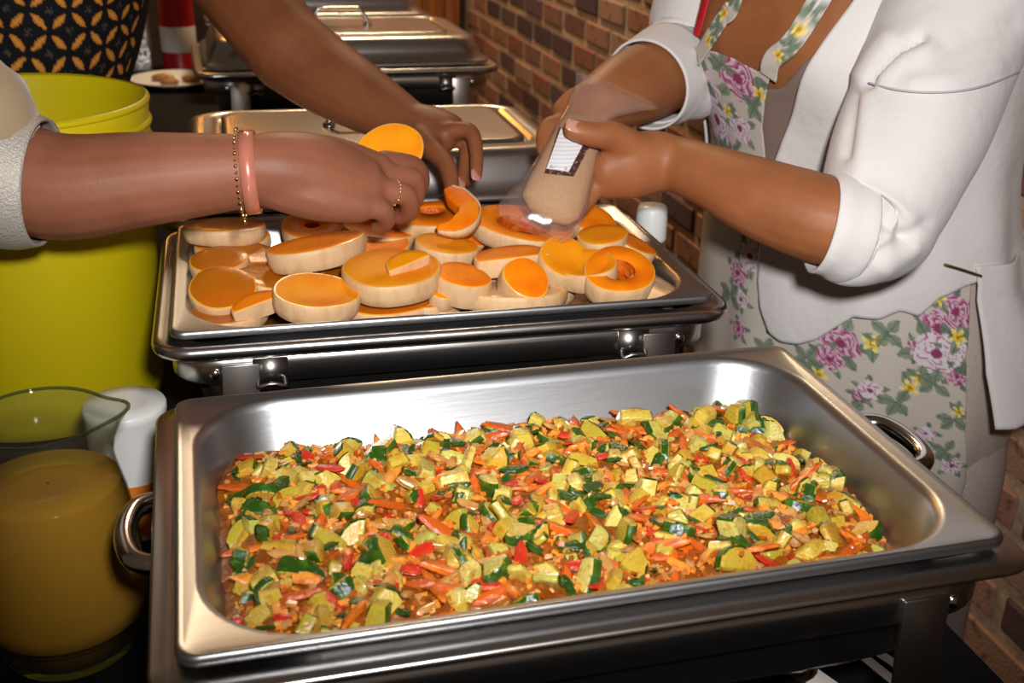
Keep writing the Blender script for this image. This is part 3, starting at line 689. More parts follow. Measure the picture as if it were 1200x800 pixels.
def core(hip, waist, chest, neck, fwd, side, head, legx=0., build=1.):
    """closed pieces of trunk, legs, feet, neck and head; fwd/side are horizontal unit vectors"""
    fwd = np.asarray(fwd, float); side = np.asarray(side, float); hip, waist, chest, neck, head = [np.asarray(q, float) for q in (hip, waist, chest, neck, head)]
    P = [tube([hip, waist, (waist+chest)/2, chest, neck], [(.17*build, .135*build), (.155*build, .12*build), (.165*build, .125*build), (.18, .115), (.15, .075)], 24, up=tuple(fwd+np.array([0, 0, .5])))]
    for s in (-1, 1):
        h = hip+side*.087*s; g = np.array([h[0], h[1], 0])
        P.append(tube([h+[0, 0, .03], g+fwd*.005+[0, 0, -.32], g+fwd*.01+[0, 0, -.52], g-fwd*.005+[0, 0, -.72], g-fwd*.015+[0, 0, -.90]], [.088, .080, .058, .054, .038], 16))
        P.append(tube([g-fwd*.025+[0, 0, -.925], g+fwd*.04+side*.005*s+[0, 0, -.93], g+fwd*.12+side*.01*s+[0, 0, -.94]], [(.032, .030), (.040, .026), (.036, .017)], 12))
    P.append(tube([neck, (neck+head)/2-[0, 0, .01], head-[0, 0, .065]], [.055, .048, .05], 16))
    P += [ball(head, (.088, .082, .105), 20, 14), ball(head+fwd*.035-[0, 0, .05], (.055, .053, .058), 16, 10), tube([head+fwd*.085+[0, 0, .02], head+fwd*.106-[0, 0, .018], head+fwd*.086-[0, 0, .028]], [.008, .014, .010], 10)]
    for s in (-1, 1): P.append(ball(head+side*.081*s-fwd*.005, (.015, .014, .030), 10, 8))
    return P
DARKT = mat('dark_trouser_cloth', (.015, .014, .016), .85)
SHOE = mat('black_shoe', (.01, .01, .01), .4)
HAIR = mat('black_hair', (.012, .010, .009), .6, bump=(300, .6, .004))
EYE = mat('eye_white', (.75, .70, .66), .2); LIPS = mat('lips', (.24, .07, .06), .35)
def dress(par, hip, head, fwd, side):
    fwd = np.asarray(fwd, float); side = np.asarray(side, float); hip = np.asarray(hip, float); head = np.asarray(head, float)
    for s in (-1, 1):
        h = hip+side*.084*s; g = np.array([h[0], h[1], 0])
        mk('trouser_leg', tube([h+[0, 0, .06], g+fwd*.005+[0, 0, -.32], g+fwd*.01+[0, 0, -.52], g-fwd*.005+[0, 0, -.72], g-fwd*.015+[0, 0, -.905]], [.102, .096, .078, .072, .066], 24, caps=False), DARKT, par, solid=.002, soff=1)
        mk('shoe', tube([g-fwd*.05+[0, 0, -.922], g+fwd*.03+side*.005*s+[0, 0, -.922], g+fwd*.135+side*.01*s+[0, 0, -.935]], [(.040, .036), (.046, .036), (.042, .0235)], 14), SHOE, par)
        mk('eye', ball(head+fwd*.081+side*.031*s+[0, 0, .008], (.011, .011, .009), 10, 8), EYE, par)
    mk('lips', ball(head+fwd*.082-[0, 0, .056], (.014, .018, .010), 12, 8), LIPS, par)
    mk('hair', fuse([ball(head-fwd*.018+[0, 0, .022], (.097, .091, .105), 18, 12), ball(head-fwd*.105+[0, 0, .03], (.052, .052, .055), 14, 10)], .006, 3), HAIR, par)
EX, EY = np.array([1., 0, 0]), np.array([0., 1, 0])

# ---------------------------------------------------------------- helper in beige blouse: forearm across the bucket
pa = thing('person', 'person in beige blouse with glittering cuff, forearm across the bucket', 'person', (-.84, .40, FZ))
shR, elR, wrR = np.array([-.70, .225, .34]), px(-52, 176, 1.01), px(292, 200, 1.04)
hA = (-.845, .40, -.16); hdA = np.array([-.66, .40, .60])
parts = core(hA, (-.83, .40, -.02), (-.765, .40, .25), (-.745, .40, .37), EX, EY, hdA)
parts.append(tube([(-.75, .33, .33), shR, (shR+elR)/2+[-.006, 0, .006], elR], [.06, .064, .056, .050], 18, spline=6))
parts.append(tube([elR, px(60, 218, 1.02), px(170, 210, 1.03), wrR], [.0485, .0490, .0430, (.0315, .034)], 18, spline=6))
parts.append(tube([(-.75, .49, .33), (-.775, .575, .33), (-.83, .615, .17), (-.85, .62, .06), (-.80, .62, -.06), (-.765, .61, -.15)], [.06, .062, .054, .050, .040, .030], 18, spline=6))
hl = np.array([-.765, .61, -.15])
parts.append(tube([hl, hl+[.015, 0, -.04], hl+[.025, 0, -.075]], [(.030, .024), (.036, .018), (.034, .014)], 14, up=(0, 1, 0)))
for k in range(4):
    q = hl+[.012+.014*k-.006, .002, -.075]
    parts.append(finger([q, q+[.003, 0, -.032], q+[-.002, 0, -.055], q+[-.010, 0, -.072]], .0095, .007))
parts.append(finger([hl+[.030, 0, -.02], hl+[.058, .004, -.045], hl+[.066, .006, -.075]], .012, .009))
# right hand: closed over a slice, back of the hand up
mc = dict(p=px(424, 240, 1.065), r=px(442, 222, 1.085), m=px(450, 206, 1.11), i=px(450, 190, 1.135))
parts.append(tube([wrR, px(330, 200, 1.05), px(375, 206, 1.068), px(420, 218, 1.085)], [(.031, .034), (.036, .037), (.041, .036), (.037, .027)], 18, up=(0, -.5, .8)))
parts.append(tube([px(320, 212, 1.045), px(370, 228, 1.055), px(418, 240, 1.066)], [.026, .025, .018], 12))
parts.append(tube([px(345, 185, 1.07), px(395, 190, 1.09), px(442, 198, 1.11)], [.026, .024, .017], 12))
fA = dict(p=[mc['p'], px(447, 246, 1.075), px(453, 258, 1.095), px(443, 266, 1.115)],
          r=[mc['r'], px(474, 228, 1.10), px(480, 246, 1.125), px(468, 254, 1.145)],
          m=[mc['m'], px(484, 210, 1.13), px(486, 233, 1.155), px(474, 243, 1.17)],
          i=[mc['i'], px(486, 196, 1.155), px(492, 217, 1.18), px(480, 236, 1.19)])
for k, (a, b) in dict(p=(.0120, .0085), r=(.0125, .009), m=(.0125, .009), i=(.0125, .009)).items(): parts.append(finger(fA[k], a, b))
thA = [px(372, 200, 1.09), px(415, 202, 1.13), px(446, 200, 1.165), px(466, 190, 1.185)]
parts.append(finger(thA, .018, .0095))
body = mk('body', fuse(parts, .0032, 5), SKA, pa)
cm = -RC[2]
# jewellery on the right wrist and hand
wd = px(300, 200, 1.042)-px(250, 203, 1.037)
wch = chainlinks(px(282, 203, 1.040), .0405, wd, pa, 'wrist_chain', 44, .0012)
for k in range(3): mk('chain_charm', ball(px(283+k*2, 246+k*7, 1.02), (.0022, .0022, .003), 8, 6), GOLD, wch)
RIB = mat('copper_ribbon', (.62, .22, .15), .25, .3, coat=.5)
b0 = px(294, 202, 1.042); wdn = wd/np.linalg.norm(wd)
mk('ribbon_bracelet', tube([b0-wdn*.0065, b0+wdn*.0065], [(.0372, .0388), (.0368, .0382)], 28, caps=False, spline=0), RIB, pa, solid=.0012, soff=1)
rg = (np.array(fA['r'][0])+np.array(fA['r'][1]))/2
chainlinks(rg+(fA['r'][1]-fA['r'][0])*.15, .0125, fA['r'][1]-fA['r'][0], pa, 'bead_ring', 20, .0010)
# blouse: elbow sleeve with a glittering cuff
BEIGE = mat('beige_satin', (.40, .29, .175), .5, sheen=.3, bump=(60, .15, .003))
GLIT = mat('glitter_cuff_cloth', (.50, .46, .40), .45, .25, noise=(900, (.80, .78, .72), .62, .72, 1), bump=(500, .7, .002))
mk('blouse_sleeve', tube([(-.76, .31, .36), shR, (shR*.45+elR*.55)+[0, 0, .012], px(-85, 124, .985), px(-42, 140, .985)], [.074, .080, .074, .067, .061], 30, caps=True, spline=8), BEIGE, pa, solid=.002, soff=1)
mk('blouse_cuff', tube([px(-60, 186, 1.005), px(-15, 200, 1.008), px(20, 210, 1.012), px(52, 214, 1.014)], [.066, .0665, .0640, .0570], 40, caps=False, spline=6), GLIT, pa, solid=.003, soff=1)
mk('blouse_sleeve', tube([(-.755, .49, .345), (-.775, .575, .33), (-.83, .615, .17), (-.85, .62, .06)], [.074, .078, .070, .066], 30, caps=False, spline=8), BEIGE, pa, solid=.002, soff=1)
mk('blouse_body', tube([(-.845, .40, -.22), (-.83, .40, -.02), (-.797, .40, .115), (-.765, .40, .25), (-.745, .40, .37)], [(.184, .150), (.168, .134), (.178, .139), (.192, .128), (.158, .088)], 48, up=(1, 0, .5), caps=False, spline=8), BEIGE, pa, solid=.002, soff=1)
dress(pa, hA, hdA, EX, EY)

# ---------------------------------------------------------------- helper in the leaf-print top behind the bucket: bare arm to the far side of the pan
pc = thing('person', 'person in black top with orange leaf print, bare arm reaching past the bucket', 'person', (-.72, 1.01, FZ))
shL, elL, wrL = np.array([-.33, 1.13, .40]), px(338, 58, 1.44), px(482, 146, 1.37)
trunk = [(-.73, 1.01, -.20), (-.60, 1.0, -.04), (-.475, .99, .12), (-.405, .985, .27), (-.36, .98, .38)]
hC = (-.73, 1.01, -.17); hdC = np.array([-.27, .975, .60])
parts = core(hC, (-.60, 1.0, -.04), (-.405, .985, .27), (-.36, .98, .38), EX, EY, hdC)
parts.append(tube([(-.38, 1.05, .37), shL, (shL+elL)/2+[0, .01, .018], elL], [.06, .066, .062, .054], 18, spline=6))
parts.append(tube([elL, px(380, 88, 1.43), px(430, 118, 1.40), wrL], [.054, .0500, .0410, (.030, .027)], 18, spline=6))
parts.append(tube([(-.44, .90, .34), (-.50, .835, .30), (-.66, .825, .15), (-.74, .84, .06), (-.70, .88, -.05), (-.66, .90, -.11)], [.055, .058, .052, .048, .038, .030], 18, spline=6))
hr = np.array([-.655, .90, -.12])
parts.append(tube([hr, hr+[.02, .01, -.03], hr+[.035, .02, -.06]], [(.030, .024), (.036, .018), (.034, .014)], 14, up=(1, 0, 0)))
for k in range(4):
    q = hr+[.035, .042-.016*k, -.058]
    parts.append(finger([q, q+[.015, 0, -.022], q+[.018, 0, -.045], q+[.010, 0, -.060]], .0095, .007))
parts.append(finger([hr+[.02, -.015, -.02], hr+[.045, -.035, -.035], hr+[.065, -.042, -.055]], .012, .009))
# left hand: fingertips down on the curled slice
parts.append(tube([wrL, px(500, 152, 1.355), px(520, 158, 1.345)], [(.029, .026), (.036, .023), (.034, .020)], 16, up=(-.2, -.4, .8)))
fB = dict(t=[px(492, 160, 1.335), px(508, 176, 1.315), px(524, 195, 1.295), px(531, 226, 1.275)],
          i=[px(516, 156, 1.335), px(549, 153, 1.325), px(558, 176, 1.312), px(558, 205, 1.300)],
          m=[px(522, 152, 1.350), px(546, 158, 1.352), px(546, 186, 1.340), px(541, 214, 1.325)],
          r=[px(526, 150, 1.370), px(552, 160, 1.375), px(551, 188, 1.362), px(546, 212, 1.350)],
          p=[px(526, 148, 1.388), px(548, 158, 1.395), px(547, 182, 1.385), px(543, 200, 1.378)])
for k, (a, b) in dict(t=(.0150, .0090), i=(.0115, .0080), m=(.0115, .0080), r=(.011, .0078), p=(.0095, .007)).items(): parts.append(finger(fB[k], a, b))
SKC = skinmat('deep_brown_skin', (.235, .080, .032), (.17, .055, .022))
pcb = mk('body', fuse(parts, .0034, 5), SKC, pc)
for k, sc_ in (('t', .0085), ('i', .0072), ('m', .0068)):
    f = fB[k]; d = f[-1]-f[-2]
    nail('fingernail', f[-1]+cm*.0055, d, cm+np.array([.5, 0, .2]), sc_, pcb, mat('pink_nail', (.48, .20, .17), .2, coat=.6) if k == 'i' else NAILM)
# black top with orange leaf print (paint laid on a fine grid)
def apron_black():
    P = cr(np.column_stack([np.array(trunk), np.array([(.190, .160), (.175, .144), (.185, .150), (.196, .138), (.166, .100)])]), 24)
    C, R2 = P[:, :3], P[:, 3:]
    T = np.gradient(C, axis=0); T /= np.linalg.norm(T, axis=1)[:, None]
    V = []; UV = []; n = 260; s = 0
    for i in range(len(C)):
        if i: s += np.linalg.norm(C[i]-C[i-1])
        u = np.array([1, 0, .5])-T[i]*(np.array([1, 0, .5])@T[i]); u /= np.linalg.norm(u); sd = np.cross(T[i], u)
        for a in np.linspace(R_(-18), R_(198), n):
            V.append(C[i]+sd*R2[i, 0]*math.cos(a)+u*R2[i, 1]*math.sin(a)); UV.append((a*.165, s))
    F = [(i*n+j, i*n+j+1, (i+1)*n+j+1, (i+1)*n+j) for i in range(len(C)-1) for j in range(n-1)]
    return np.array(V), F, np.array(UV)
v, f, uv = apron_black()
# densify along the length for a crisp print
nrow = len(v)//260
vv = v.reshape(nrow, 260, 3); uu = uv.reshape(nrow, 260, 2)
ti = np.linspace(0, nrow-1, 330); i0 = np.minimum(ti.astype(int), nrow-2); fr = (ti-i0)[:, None, None]
vv = vv[i0]*(1-fr)+vv[i0+1]*fr; uu = uu[i0]*(1-fr)+uu[i0+1]*fr
f = [(i*260+j, i*260+j+1, (i+1)*260+j+1, (i+1)*260+j) for i in range(329) for j in range(259)]
uv = uu.reshape(-1, 2)
g = .037                       # lattice of four-leaf crosses
c45 = math.cos(.5); s45 = math.sin(.5)
U = (uv[:, 0]*c45+uv[:, 1]*s45)/g; Vv = (-uv[:, 0]*s45+uv[:, 1]*c45)/g
fu, fv = U-np.floor(U), Vv-np.floor(Vv)
def leafd(x, y, L=.36, w=.125):   # distance-like test, leaf along x
    return np.abs(y) < w*np.clip(1-(x/L)**2, 0, 1)
hit = leafd(fu-.5, np.minimum(fv, 1-fv)) | leafd(fv-.5, np.minimum(fu, 1-fu))
core = leafd(fu-.5, np.minimum(fv, 1-fv), .26, .045) | leafd(fv-.5, np.minimum(fu, 1-fu), .26, .045)
dots = ((fu-.5)**2+(fv-.5)**2 < .004) | ((np.abs(fu-.5)+np.abs(fv-.5) < .16) & (np.abs(fu-.5)+np.abs(fv-.5) > .12))
front = (uv[:, 0] > .52*.165*.6) & (uv[:, 0] < math.pi*.165)   # plain black side panel
rnd = nr.random(len(hit))
cols = np.tile((.006, .006, .008), (len(hit), 1)); cols[dots] = (.05, .045, .04); cols[hit] = (.50, .19, .025); cols[core] = (.62, .28, .05)
side = uv[:, 0] > R_(108)*.165
cols[uv[:, 0] < R_(112)*.165] = (.006, .006, .008)
PRINT = mat('printed_apron_cotton', (1, 1, 1), .8, spec=.2, attr='print', bump=(700, .3, .001))
mk('leaf_print_top', (vv.reshape(-1, 3), f), PRINT, pc, cols=cols)
BLK = mat('black_top_cloth', (.006, .006, .008), .85, spec=.2)
mk('top_lining', tube(trunk, [(.182, .150), (.167, .134), (.177, .139), (.190, .128), (.156, .085)], 48, up=(1, 0, .5), caps=False, spline=8), BLK, pc, solid=.002, soff=1)
mk('short_sleeve', tube([(-.37, 1.06, .385), shL, shL*.72+elL*.28], [.072, .078, .076], 30, caps=False, spline=8), BLK, pc, solid=.002, soff=1)
mk('short_sleeve', tube([(-.45, .89, .35), (-.50, .835, .30), (-.60, .828, .21)], [.066, .070, .066], 30, caps=False, spline=8), BLK, pc, solid=.002, soff=1)
dress(pc, hC, hdC, EX, EY)
# slice held between the helper's hands
bslice('curved butternut slice held up in the fist above the pan', 0, 0, 0, .040, .027, .012, (R_(52), R_(-14), R_(16)), loc=px(456, 178, 1.185), mat=FLESHY)
cs = thing('butternut_strip', 'curled butternut strip standing up under the fingertips', 'squash slice', px(540, 262, 1.225), 'butternut slices in the second pan')
cp = cr([px(512, 268, 1.205), px(532, 267, 1.212), px(546, 258, 1.225), px(549, 247, 1.238), px(541, 238, 1.250), px(531, 229, 1.262), px(524, 221, 1.268)], 5)
cT = np.gradient(cp, axis=0); cT /= np.linalg.norm(cT, axis=1)[:, None]
def cloop(k, sgn, ww=1.):
    q = min(1, .35+1.3*min(k/len(cp), 1-k/len(cp))*2)*ww; w1 = np.cross(cT[k], np.array([-.1, -.55, .8])); w1 /= np.linalg.norm(w1); n1 = np.cross(w1, cT[k])
    return np.array([cp[k]+w1*.011*q+n1*.0075*q, cp[k]-w1*.011*q+n1*.0075*q, cp[k]-w1*.012*q-n1*.0075*q, cp[k]+w1*.012*q-n1*.0075*q])
v_, f_ = loft([cloop(k, 1) for k in range(len(cp))], True, True)
mi_ = [1 if k % 4 == 3 and k < len(f_)-2 else 0 for k in range(len(f_))]
mk('flesh', (v_, f_), FLESH, cs, bevel=.002)
rl = [np.array([cloop(k, 1)[0]+(cloop(k, 1)[0]-cloop(k, 1)[1])*.06, cloop(k, 1)[3]+(cloop(k, 1)[3]-cloop(k, 1)[2])*.06]) for k in range(len(cp))]
mk('rind', loft(rl, closed=False), RIND, cs, solid=.0015, soff=0)

# ---------------------------------------------------------------- cook in white jacket and floral apron
FD = np.array([-.93, -.37, 0]); SD = np.array([.37, -.93, 0])
_k = np.array([  # z, cx, cy, half width, half depth
    (-.50, .640, .585, .185, .125), (-.36, .635, .585, .205, .145), (-.24, .625, .582, .222, .160), (-.14, .610, .58, .218, .160), (-.04, .592, .58, .200, .150), (.05, .578, .58, .188, .145),
    (.13, .566, .58, .192, .155), (.21, .552, .58, .197, .168), (.28, .542, .58, .195, .150), (.34, .536, .58, .180, .115), (.385, .535, .58, .150, .085), (.42, .535, .58, .095, .066), (.45, .532, .58, .062, .058)])
_kk = cr(_k, 8)
def sec(z):
    return [np.interp(z, _kk[:, 0], _kk[:, i]) for i in range(1, 5)]
def S(z, th, off=0.):
    cx, cy, a, b = sec(z)
    z = np.asarray(z, float); th = np.asarray(th, float)
    bust = .020*np.exp(-((z-.19)/.06)**2)*(np.exp(-((th-R_(58))/.36)**2)+np.exp(-((th-R_(122))/.36)**2))
    co, si = (a+off)*np.cos(th), (b+off+bust)*np.sin(th)
    return np.stack([cx+SD[0]*co+FD[0]*si, cy+SD[1]*co+FD[1]*si, z+0*th], -1)
def hit(u, v, off=0.):
    """pixel -> (z, theta) where its ray first meets the figure's surface"""
    d = ray(u, v); ts = np.linspace(.9, 1.9, 2001); best = None
    P = CAM+np.outer(ts, d)
    cx, cy, a, b = sec(P[:, 2])
    qx = (P[:, 0]-cx)*SD[0]+(P[:, 1]-cy)*SD[1]; qy = (P[:, 0]-cx)*FD[0]+(P[:, 1]-cy)*FD[1]
    f = (qx/(a+off))**2+(qy/(b+off))**2
    i = int(np.argmax(f < 1)) if (f < 1).any() else int(np.argmin(f))
    th = math.atan2(qy[i]/(b[i]+off), qx[i]/(a[i]+off))
    if th < -math.pi/2: th += 2*math.pi
    return P[i, 2], th
def edge_z(pts, off=.015):
    """theta as a function of z along a pixel polyline"""
    H = sorted(hit(u, v, off) for u, v in pts); z = np.array([h[0] for h in H]); t = np.array([h[1] for h in H])
    return lambda q: np.interp(q, z, t)
def edge_t(pts, off=.015):
    H = sorted((hit(u, v, off)[::-1]) for u, v in pts); t = np.array([h[0] for h in H]); z = np.array([h[1] for h in H])
    return lambda q: np.interp(q, t, z)
pb = thing('person', 'person in white jacket and floral apron shaking powder from a bag', 'person', (.62, .585, FZ))
shl = np.array([.598, .418, .335]); ell = px(1018, 262, 1.150); wrl = px(792, 192, 1.235)
shr = np.array([.470, .745, .335]); elr = px(808, 70, 1.47); wrr = px(700, 122, 1.30)
ths = np.arange(40)/40*2*math.pi
parts = [loft([S(np.full(40, z), ths) for z in np.linspace(-.36, .45, 28)], True, True)]
for s in (-1, 1):
    o2 = SD*.105*s
    parts.append(tube([np.array([.635, .585, -.22])+o2, np.array([.64, .585, -.40])+o2, np.array([.645, .585, -.56])+o2*.95, np.array([.66, .585, -.74])+o2*.9, np.array([.665, .585, -.90])+o2*.9], [.115, .098, .068, .060, .042], 18))
    f0 = np.array([.66, .585, -.925])+o2*.9
    parts.append(tube([f0-FD*.02, f0+FD*.06, f0+FD*.14-[0, 0, .012]], [(.032, .030), (.040, .026), (.036, .018)], 12))
parts.append(tube([(.533, .58, .42), (.515, .575, .50), (.505, .573, .55)], [.060, .052, .054], 18))
hB = np.array([.485, .567, .615])
FN = FD/np.linalg.norm(FD)
def hp(f, s, z): return hB+FN*f+SD*s+np.array([0, 0, z])
parts += [ball(hB, (.092, .082, .108), 20, 14), ball(hp(.036, 0, -.052), (.056, .056, .060), 16, 10), tube([hp(.090, 0, .02), hp(.110, 0, -.018), hp(.090, 0, -.028)], [.008, .014, .010], 10)]
for s in (-1, 1): parts.append(ball(hp(-.005, .082*s, -.005), (.014, .014, .030), 10, 8))
# arms
parts.append(tube([(.545, .50, .33), shl, (shl+ell)/2, ell], [.055, .062, .054, .043], 18, spline=6))
parts.append(tube([ell, px(975, 260, 1.140), px(900, 236, 1.165), px(835, 208, 1.205), wrl], [.043, .0455, .0425, .034, (.027, .030)], 18, spline=6))
parts.append(tube([(.50, .67, .33), shr, (shr+elr)/2, elr], [.055, .062, .060, .052], 18, spline=6))
parts.append(tube([elr, px(765, 92, 1.40), px(730, 108, 1.345), wrr], [.052, .049, .043, (.034, .030)], 18, spline=6))
# left hand wrapped round the bag: thumb on top, fingers running underneath
BG0, BG1 = px(690, 128, 1.245), px(637, 250, 1.185)
parts.append(tube([wrl, px(765, 190, 1.238), px(735, 197, 1.232), px(712, 205, 1.228)], [(.028, .031), (.031, .036), (.030, .037), (.022, .030)], 18, up=(0, -.3, .9)))
parts.append(tube([px(770, 182, 1.232), px(745, 176, 1.220), px(722, 165, 1.205)], [.024, .021, .017], 14))
TH = [px(740, 172, 1.215), px(718, 160, 1.200), px(694, 158, 1.190), px(672, 152, 1.186)]
parts.append(tube(TH, [.0185, .0165, .0135, .0118], 14))
fL = [[px(728, 196, 1.232), px(700, 216, 1.228), px(682, 240, 1.220), px(664, 258, 1.212)],
      [px(724, 186, 1.245), px(694, 200, 1.258), px(668, 224, 1.252), px(650, 238, 1.240)],
      [px(722, 178, 1.258), px(690, 186, 1.275), px(662, 204, 1.268), px(646, 214, 1.252)],
      [px(724, 172, 1.268), px(694, 174, 1.288), px(668, 188, 1.282), px(652, 196, 1.268)]]
for f, (a, b) in zip(fL, ((.0140, .0095), (.0135, .009), (.0130, .009), (.0115, .008))): parts.append(finger(f, a, b))
# right hand behind the neck of the bag
parts.append(tube([wrr, px(688, 130, 1.292), px(672, 142, 1.285)], [(.032, .028), (.037, .022), (.034, .018)], 16, up=(0, -.4, .9)))
fR = [[px(668, 152, 1.272), px(650, 158, 1.262), px(642, 172, 1.250)],
      [px(664, 146, 1.282), px(645, 148, 1.272), px(638, 162, 1.262), px(639, 176, 1.254)],
      [px(668, 142, 1.292), px(654, 150, 1.300), px(652, 168, 1.296)],
      [px(674, 140, 1.300), px(662, 152, 1.310), px(662, 170, 1.306)],
      [px(684, 136, 1.285), px(676, 142, 1.278), px(666, 152, 1.272)]]
for f, (a, b) in zip(fR, ((.0125, .009), (.0125, .0095), (.012, .009), (.011, .008), (.015, .010))): parts.append(finger(f, a, b))
pbb = mk('body', fuse(parts, .0034, 5), SKB, pb)
nail('thumbnail', TH[-1]+cm*.0085+np.array([.001, 0, .002]), TH[-1]-TH[-2], cm+np.array([0, 0, .35]), .0088, pbb, mat('pale_thumbnail', (.50, .25, .18), .25, coat=.4))
nail('fingernail', fR[1][-2]+cm*.008, fR[1][-1]-fR[1][-2], cm+np.array([-.5, 0, 0]), .0066, pbb)
# --- clothes
def fold(z, th, amp, k, ph=0.): return amp*(np.sin(k*th+ph+7*z)+.5*np.sin(1.7*k*th-4*z+1.3*ph))
def panel(ta, tb, zlo, zhi, off, nu, nv, wav=None):
    """cloth panel on the figure; all limits are functions or numbers"""
    fn = lambda q: q if callable(q) else (lambda x: np.full(np.shape(x), float(q)))
    ta, tb, zlo, zhi = fn(ta), fn(tb), fn(zlo), fn(zhi)
    s = np.linspace(0, 1, nu)[None, :]; t = np.linspace(0, 1, nv)[:, None]
    zz = np.broadcast_to(.5*(np.max(zhi(np.array([1.5])))+np.min(zlo(np.array([1.5])))), (nv, nu)).copy()
    for _ in range(12):
        A, B = ta(zz), tb(zz); th = A+(B-A)*s
        lo, hi = zlo(th), zhi(th); zz = .5*zz+.5*(lo+(hi-lo)*t)
    of = off(zz, th) if callable(off) else off+0*zz
    if wav: of = of+wav(zz, th)
    v = S(zz, th, of).reshape(-1, 3)
    f = [(i*nu+j, i*nu+j+1, (i+1)*nu+j+1, (i+1)*nu+j) for i in range(nv-1) for j in range(nu-1)]
    return v, f, zz.ravel(), th.ravel()
TAUPE = mat('taupe_vest_cloth', (.235, .165, .135), .8, bump=(600, .2, .001))
v, f, _, _ = panel(R_(-60), R_(240), -.05, lambda th: np.interp(th, [R_(-60), R_(20), R_(52), R_(68), R_(80), R_(100), R_(130), R_(200)], [.26, .26, .235, .205, .165, .15, .165, .26]), .006, 90, 40)
mk('camisole', (v, f), TAUPE, pb, solid=.0015, soff=1)
mk('bra_strap', tube([S(.205, R_(122), .004), S(.27, R_(118), .004), S(.34, R_(112), .004)], [(.006, .0015)]*3, 8, up=tuple(FN)), mat('red_strap', (.42, .008, .012), .5), pb)
# floral print -----------------------------------------------------
def floral(z, th, rad=.19, seed=3, extra=()):
    X = th*rad; Y = np.asarray(z); n = len(X); r = np.random.default_rng(seed)
    C = np.tile((.56, .50, .44), (n, 1))
    C *= (1+.05*np.sin(X*900)*np.sin(Y*900))[:, None]
    def put(mask, c, w=1.): C[mask] = C[mask]*(1-w)+np.array(c)*w
    def leaf(x, y, a, L, w, c):
        dx, dy = (X-x)*math.cos(a)+(Y-y)*math.sin(a), -(X-x)*math.sin(a)+(Y-y)*math.cos(a)
        m = (dx > 0) & (dx < L) & (np.abs(dy) < w*np.sin(np.clip(dx/L, 0, 1)*math.pi)); put(m, c, .85); put(m & (np.abs(dy) < .0009), (.10, .15, .10), .8)
    def rose(x, y, R, pale, lean):
        dx, dy = X-x, Y-y; d = np.hypot(dx, dy); a = np.arctan2(dy, dx)
        for k in range(5): leaf(x+R*.7*math.cos(k*1.3+lean), y+R*.7*math.sin(k*1.3+lean), k*1.3+lean+r.uniform(-.3, .3), R*1.05, R*.30, [(.13, .19, .13), (.20, .26, .17), (.09, .15, .11)][k % 3])
        edge = R*(1+.10*np.cos(5*a+lean)+.05*np.cos(9*a))
        m = d < edge
        sw = (d/R*3.2+.55*np.sin(3*a+d/R*5+lean)) % 1
        deep = np.array((.26, .045, .12)); mid = np.array((.44, .15, .27)); lite = np.array((.66, .46, .54)) if not pale else np.array((.72, .64, .68))
        col = np.where((sw < .22)[:, None], deep if not pale else mid, np.where((sw < .55)[:, None], mid if not pale else lite*.92, lite))
        C[m] = col[m]
        put(m & (d < R*.25), deep)
    def daisy(x, y, R, c=(.80, .58, .05)):
        dx, dy = X-x, Y-y; d = np.hypot(dx, dy); a = np.arctan2(dy, dx)
        m = d < R*(.68+.32*np.cos(5*a+x*90)); put(m, c); put(m & (d > R*.55), (.85, .72, .22)); put(d < R*.25, (.45, .22, .02))
    for kind, x, y, R in extra:
        if kind == 'r': rose(x, y, R, False, r.uniform(0, 6))
    for kind, x, y, R in extra:
        if kind == 'p': rose(x, y, R, True, r.uniform(0, 6))
        if kind == 'd':
            leaf(x, y, r.uniform(0, 6), R*2, R*.5, (.14, .20, .14)); leaf(x, y, r.uniform(0, 6), R*2, R*.5, (.20, .26, .18)); daisy(x, y, R)
        if kind == 'l':
            for k in range(4): leaf(x, y, k*1.7+r.uniform(0, 1), R, R*.3, (.16, .22, .15))
    return C
def prints(lst, rad=.19, off=.012):
    out = []
    for kind, u, v_, R in lst:
        z, th = hit(u, v_, off); out.append((kind, th*rad, z, R))
    return out
FLOR = mat('floral_apron_cotton', (1, 1, 1), .8, spec=.2, attr='print', bump=(800, .25, .001))
ap = prints([('r', 868, 92, 0.026), ('p', 838, 100, 0.021), ('p', 842, 140, 0.031), ('r', 840, 160, 0.019), ('p', 868, 150, 0.018), ('r', 855, 178, 0.016), ('d', 892, 110, .011), ('d', 855, 130, .010), ('l', 852, 75, .02), ('l', 885, 125, .02),
             ('l', 850, 178, .022), ('p', 815, 170, 0.023), ('r', 820, 75, 0.021), ('r', 815, 230, 0.023), ('p', 850, 262, 0.029), ('l', 835, 300, .025), ('r', 872, 300, 0.021), ('p', 875, 330, 0.023), ('d', 820, 205, .009), ('l', 820, 130, .018), ('p', 905, 300, 0.026)])
bibtop = edge_t([(826, 55), (845, 60), (862, 68), (890, 84), (904, 80)], .012)
bibR = edge_z([(907, 84), (897, 120), (893, 150), (897, 195), (910, 240), (935, 290)], .012)
v, f, zz, tt = panel(bibR, R_(150), -.03, bibtop, .012, 150, 190)
bib = mk('apron_bib', (v, f), FLOR, pb, cols=floral(zz, tt, extra=ap), solid=.0018, soff=1)
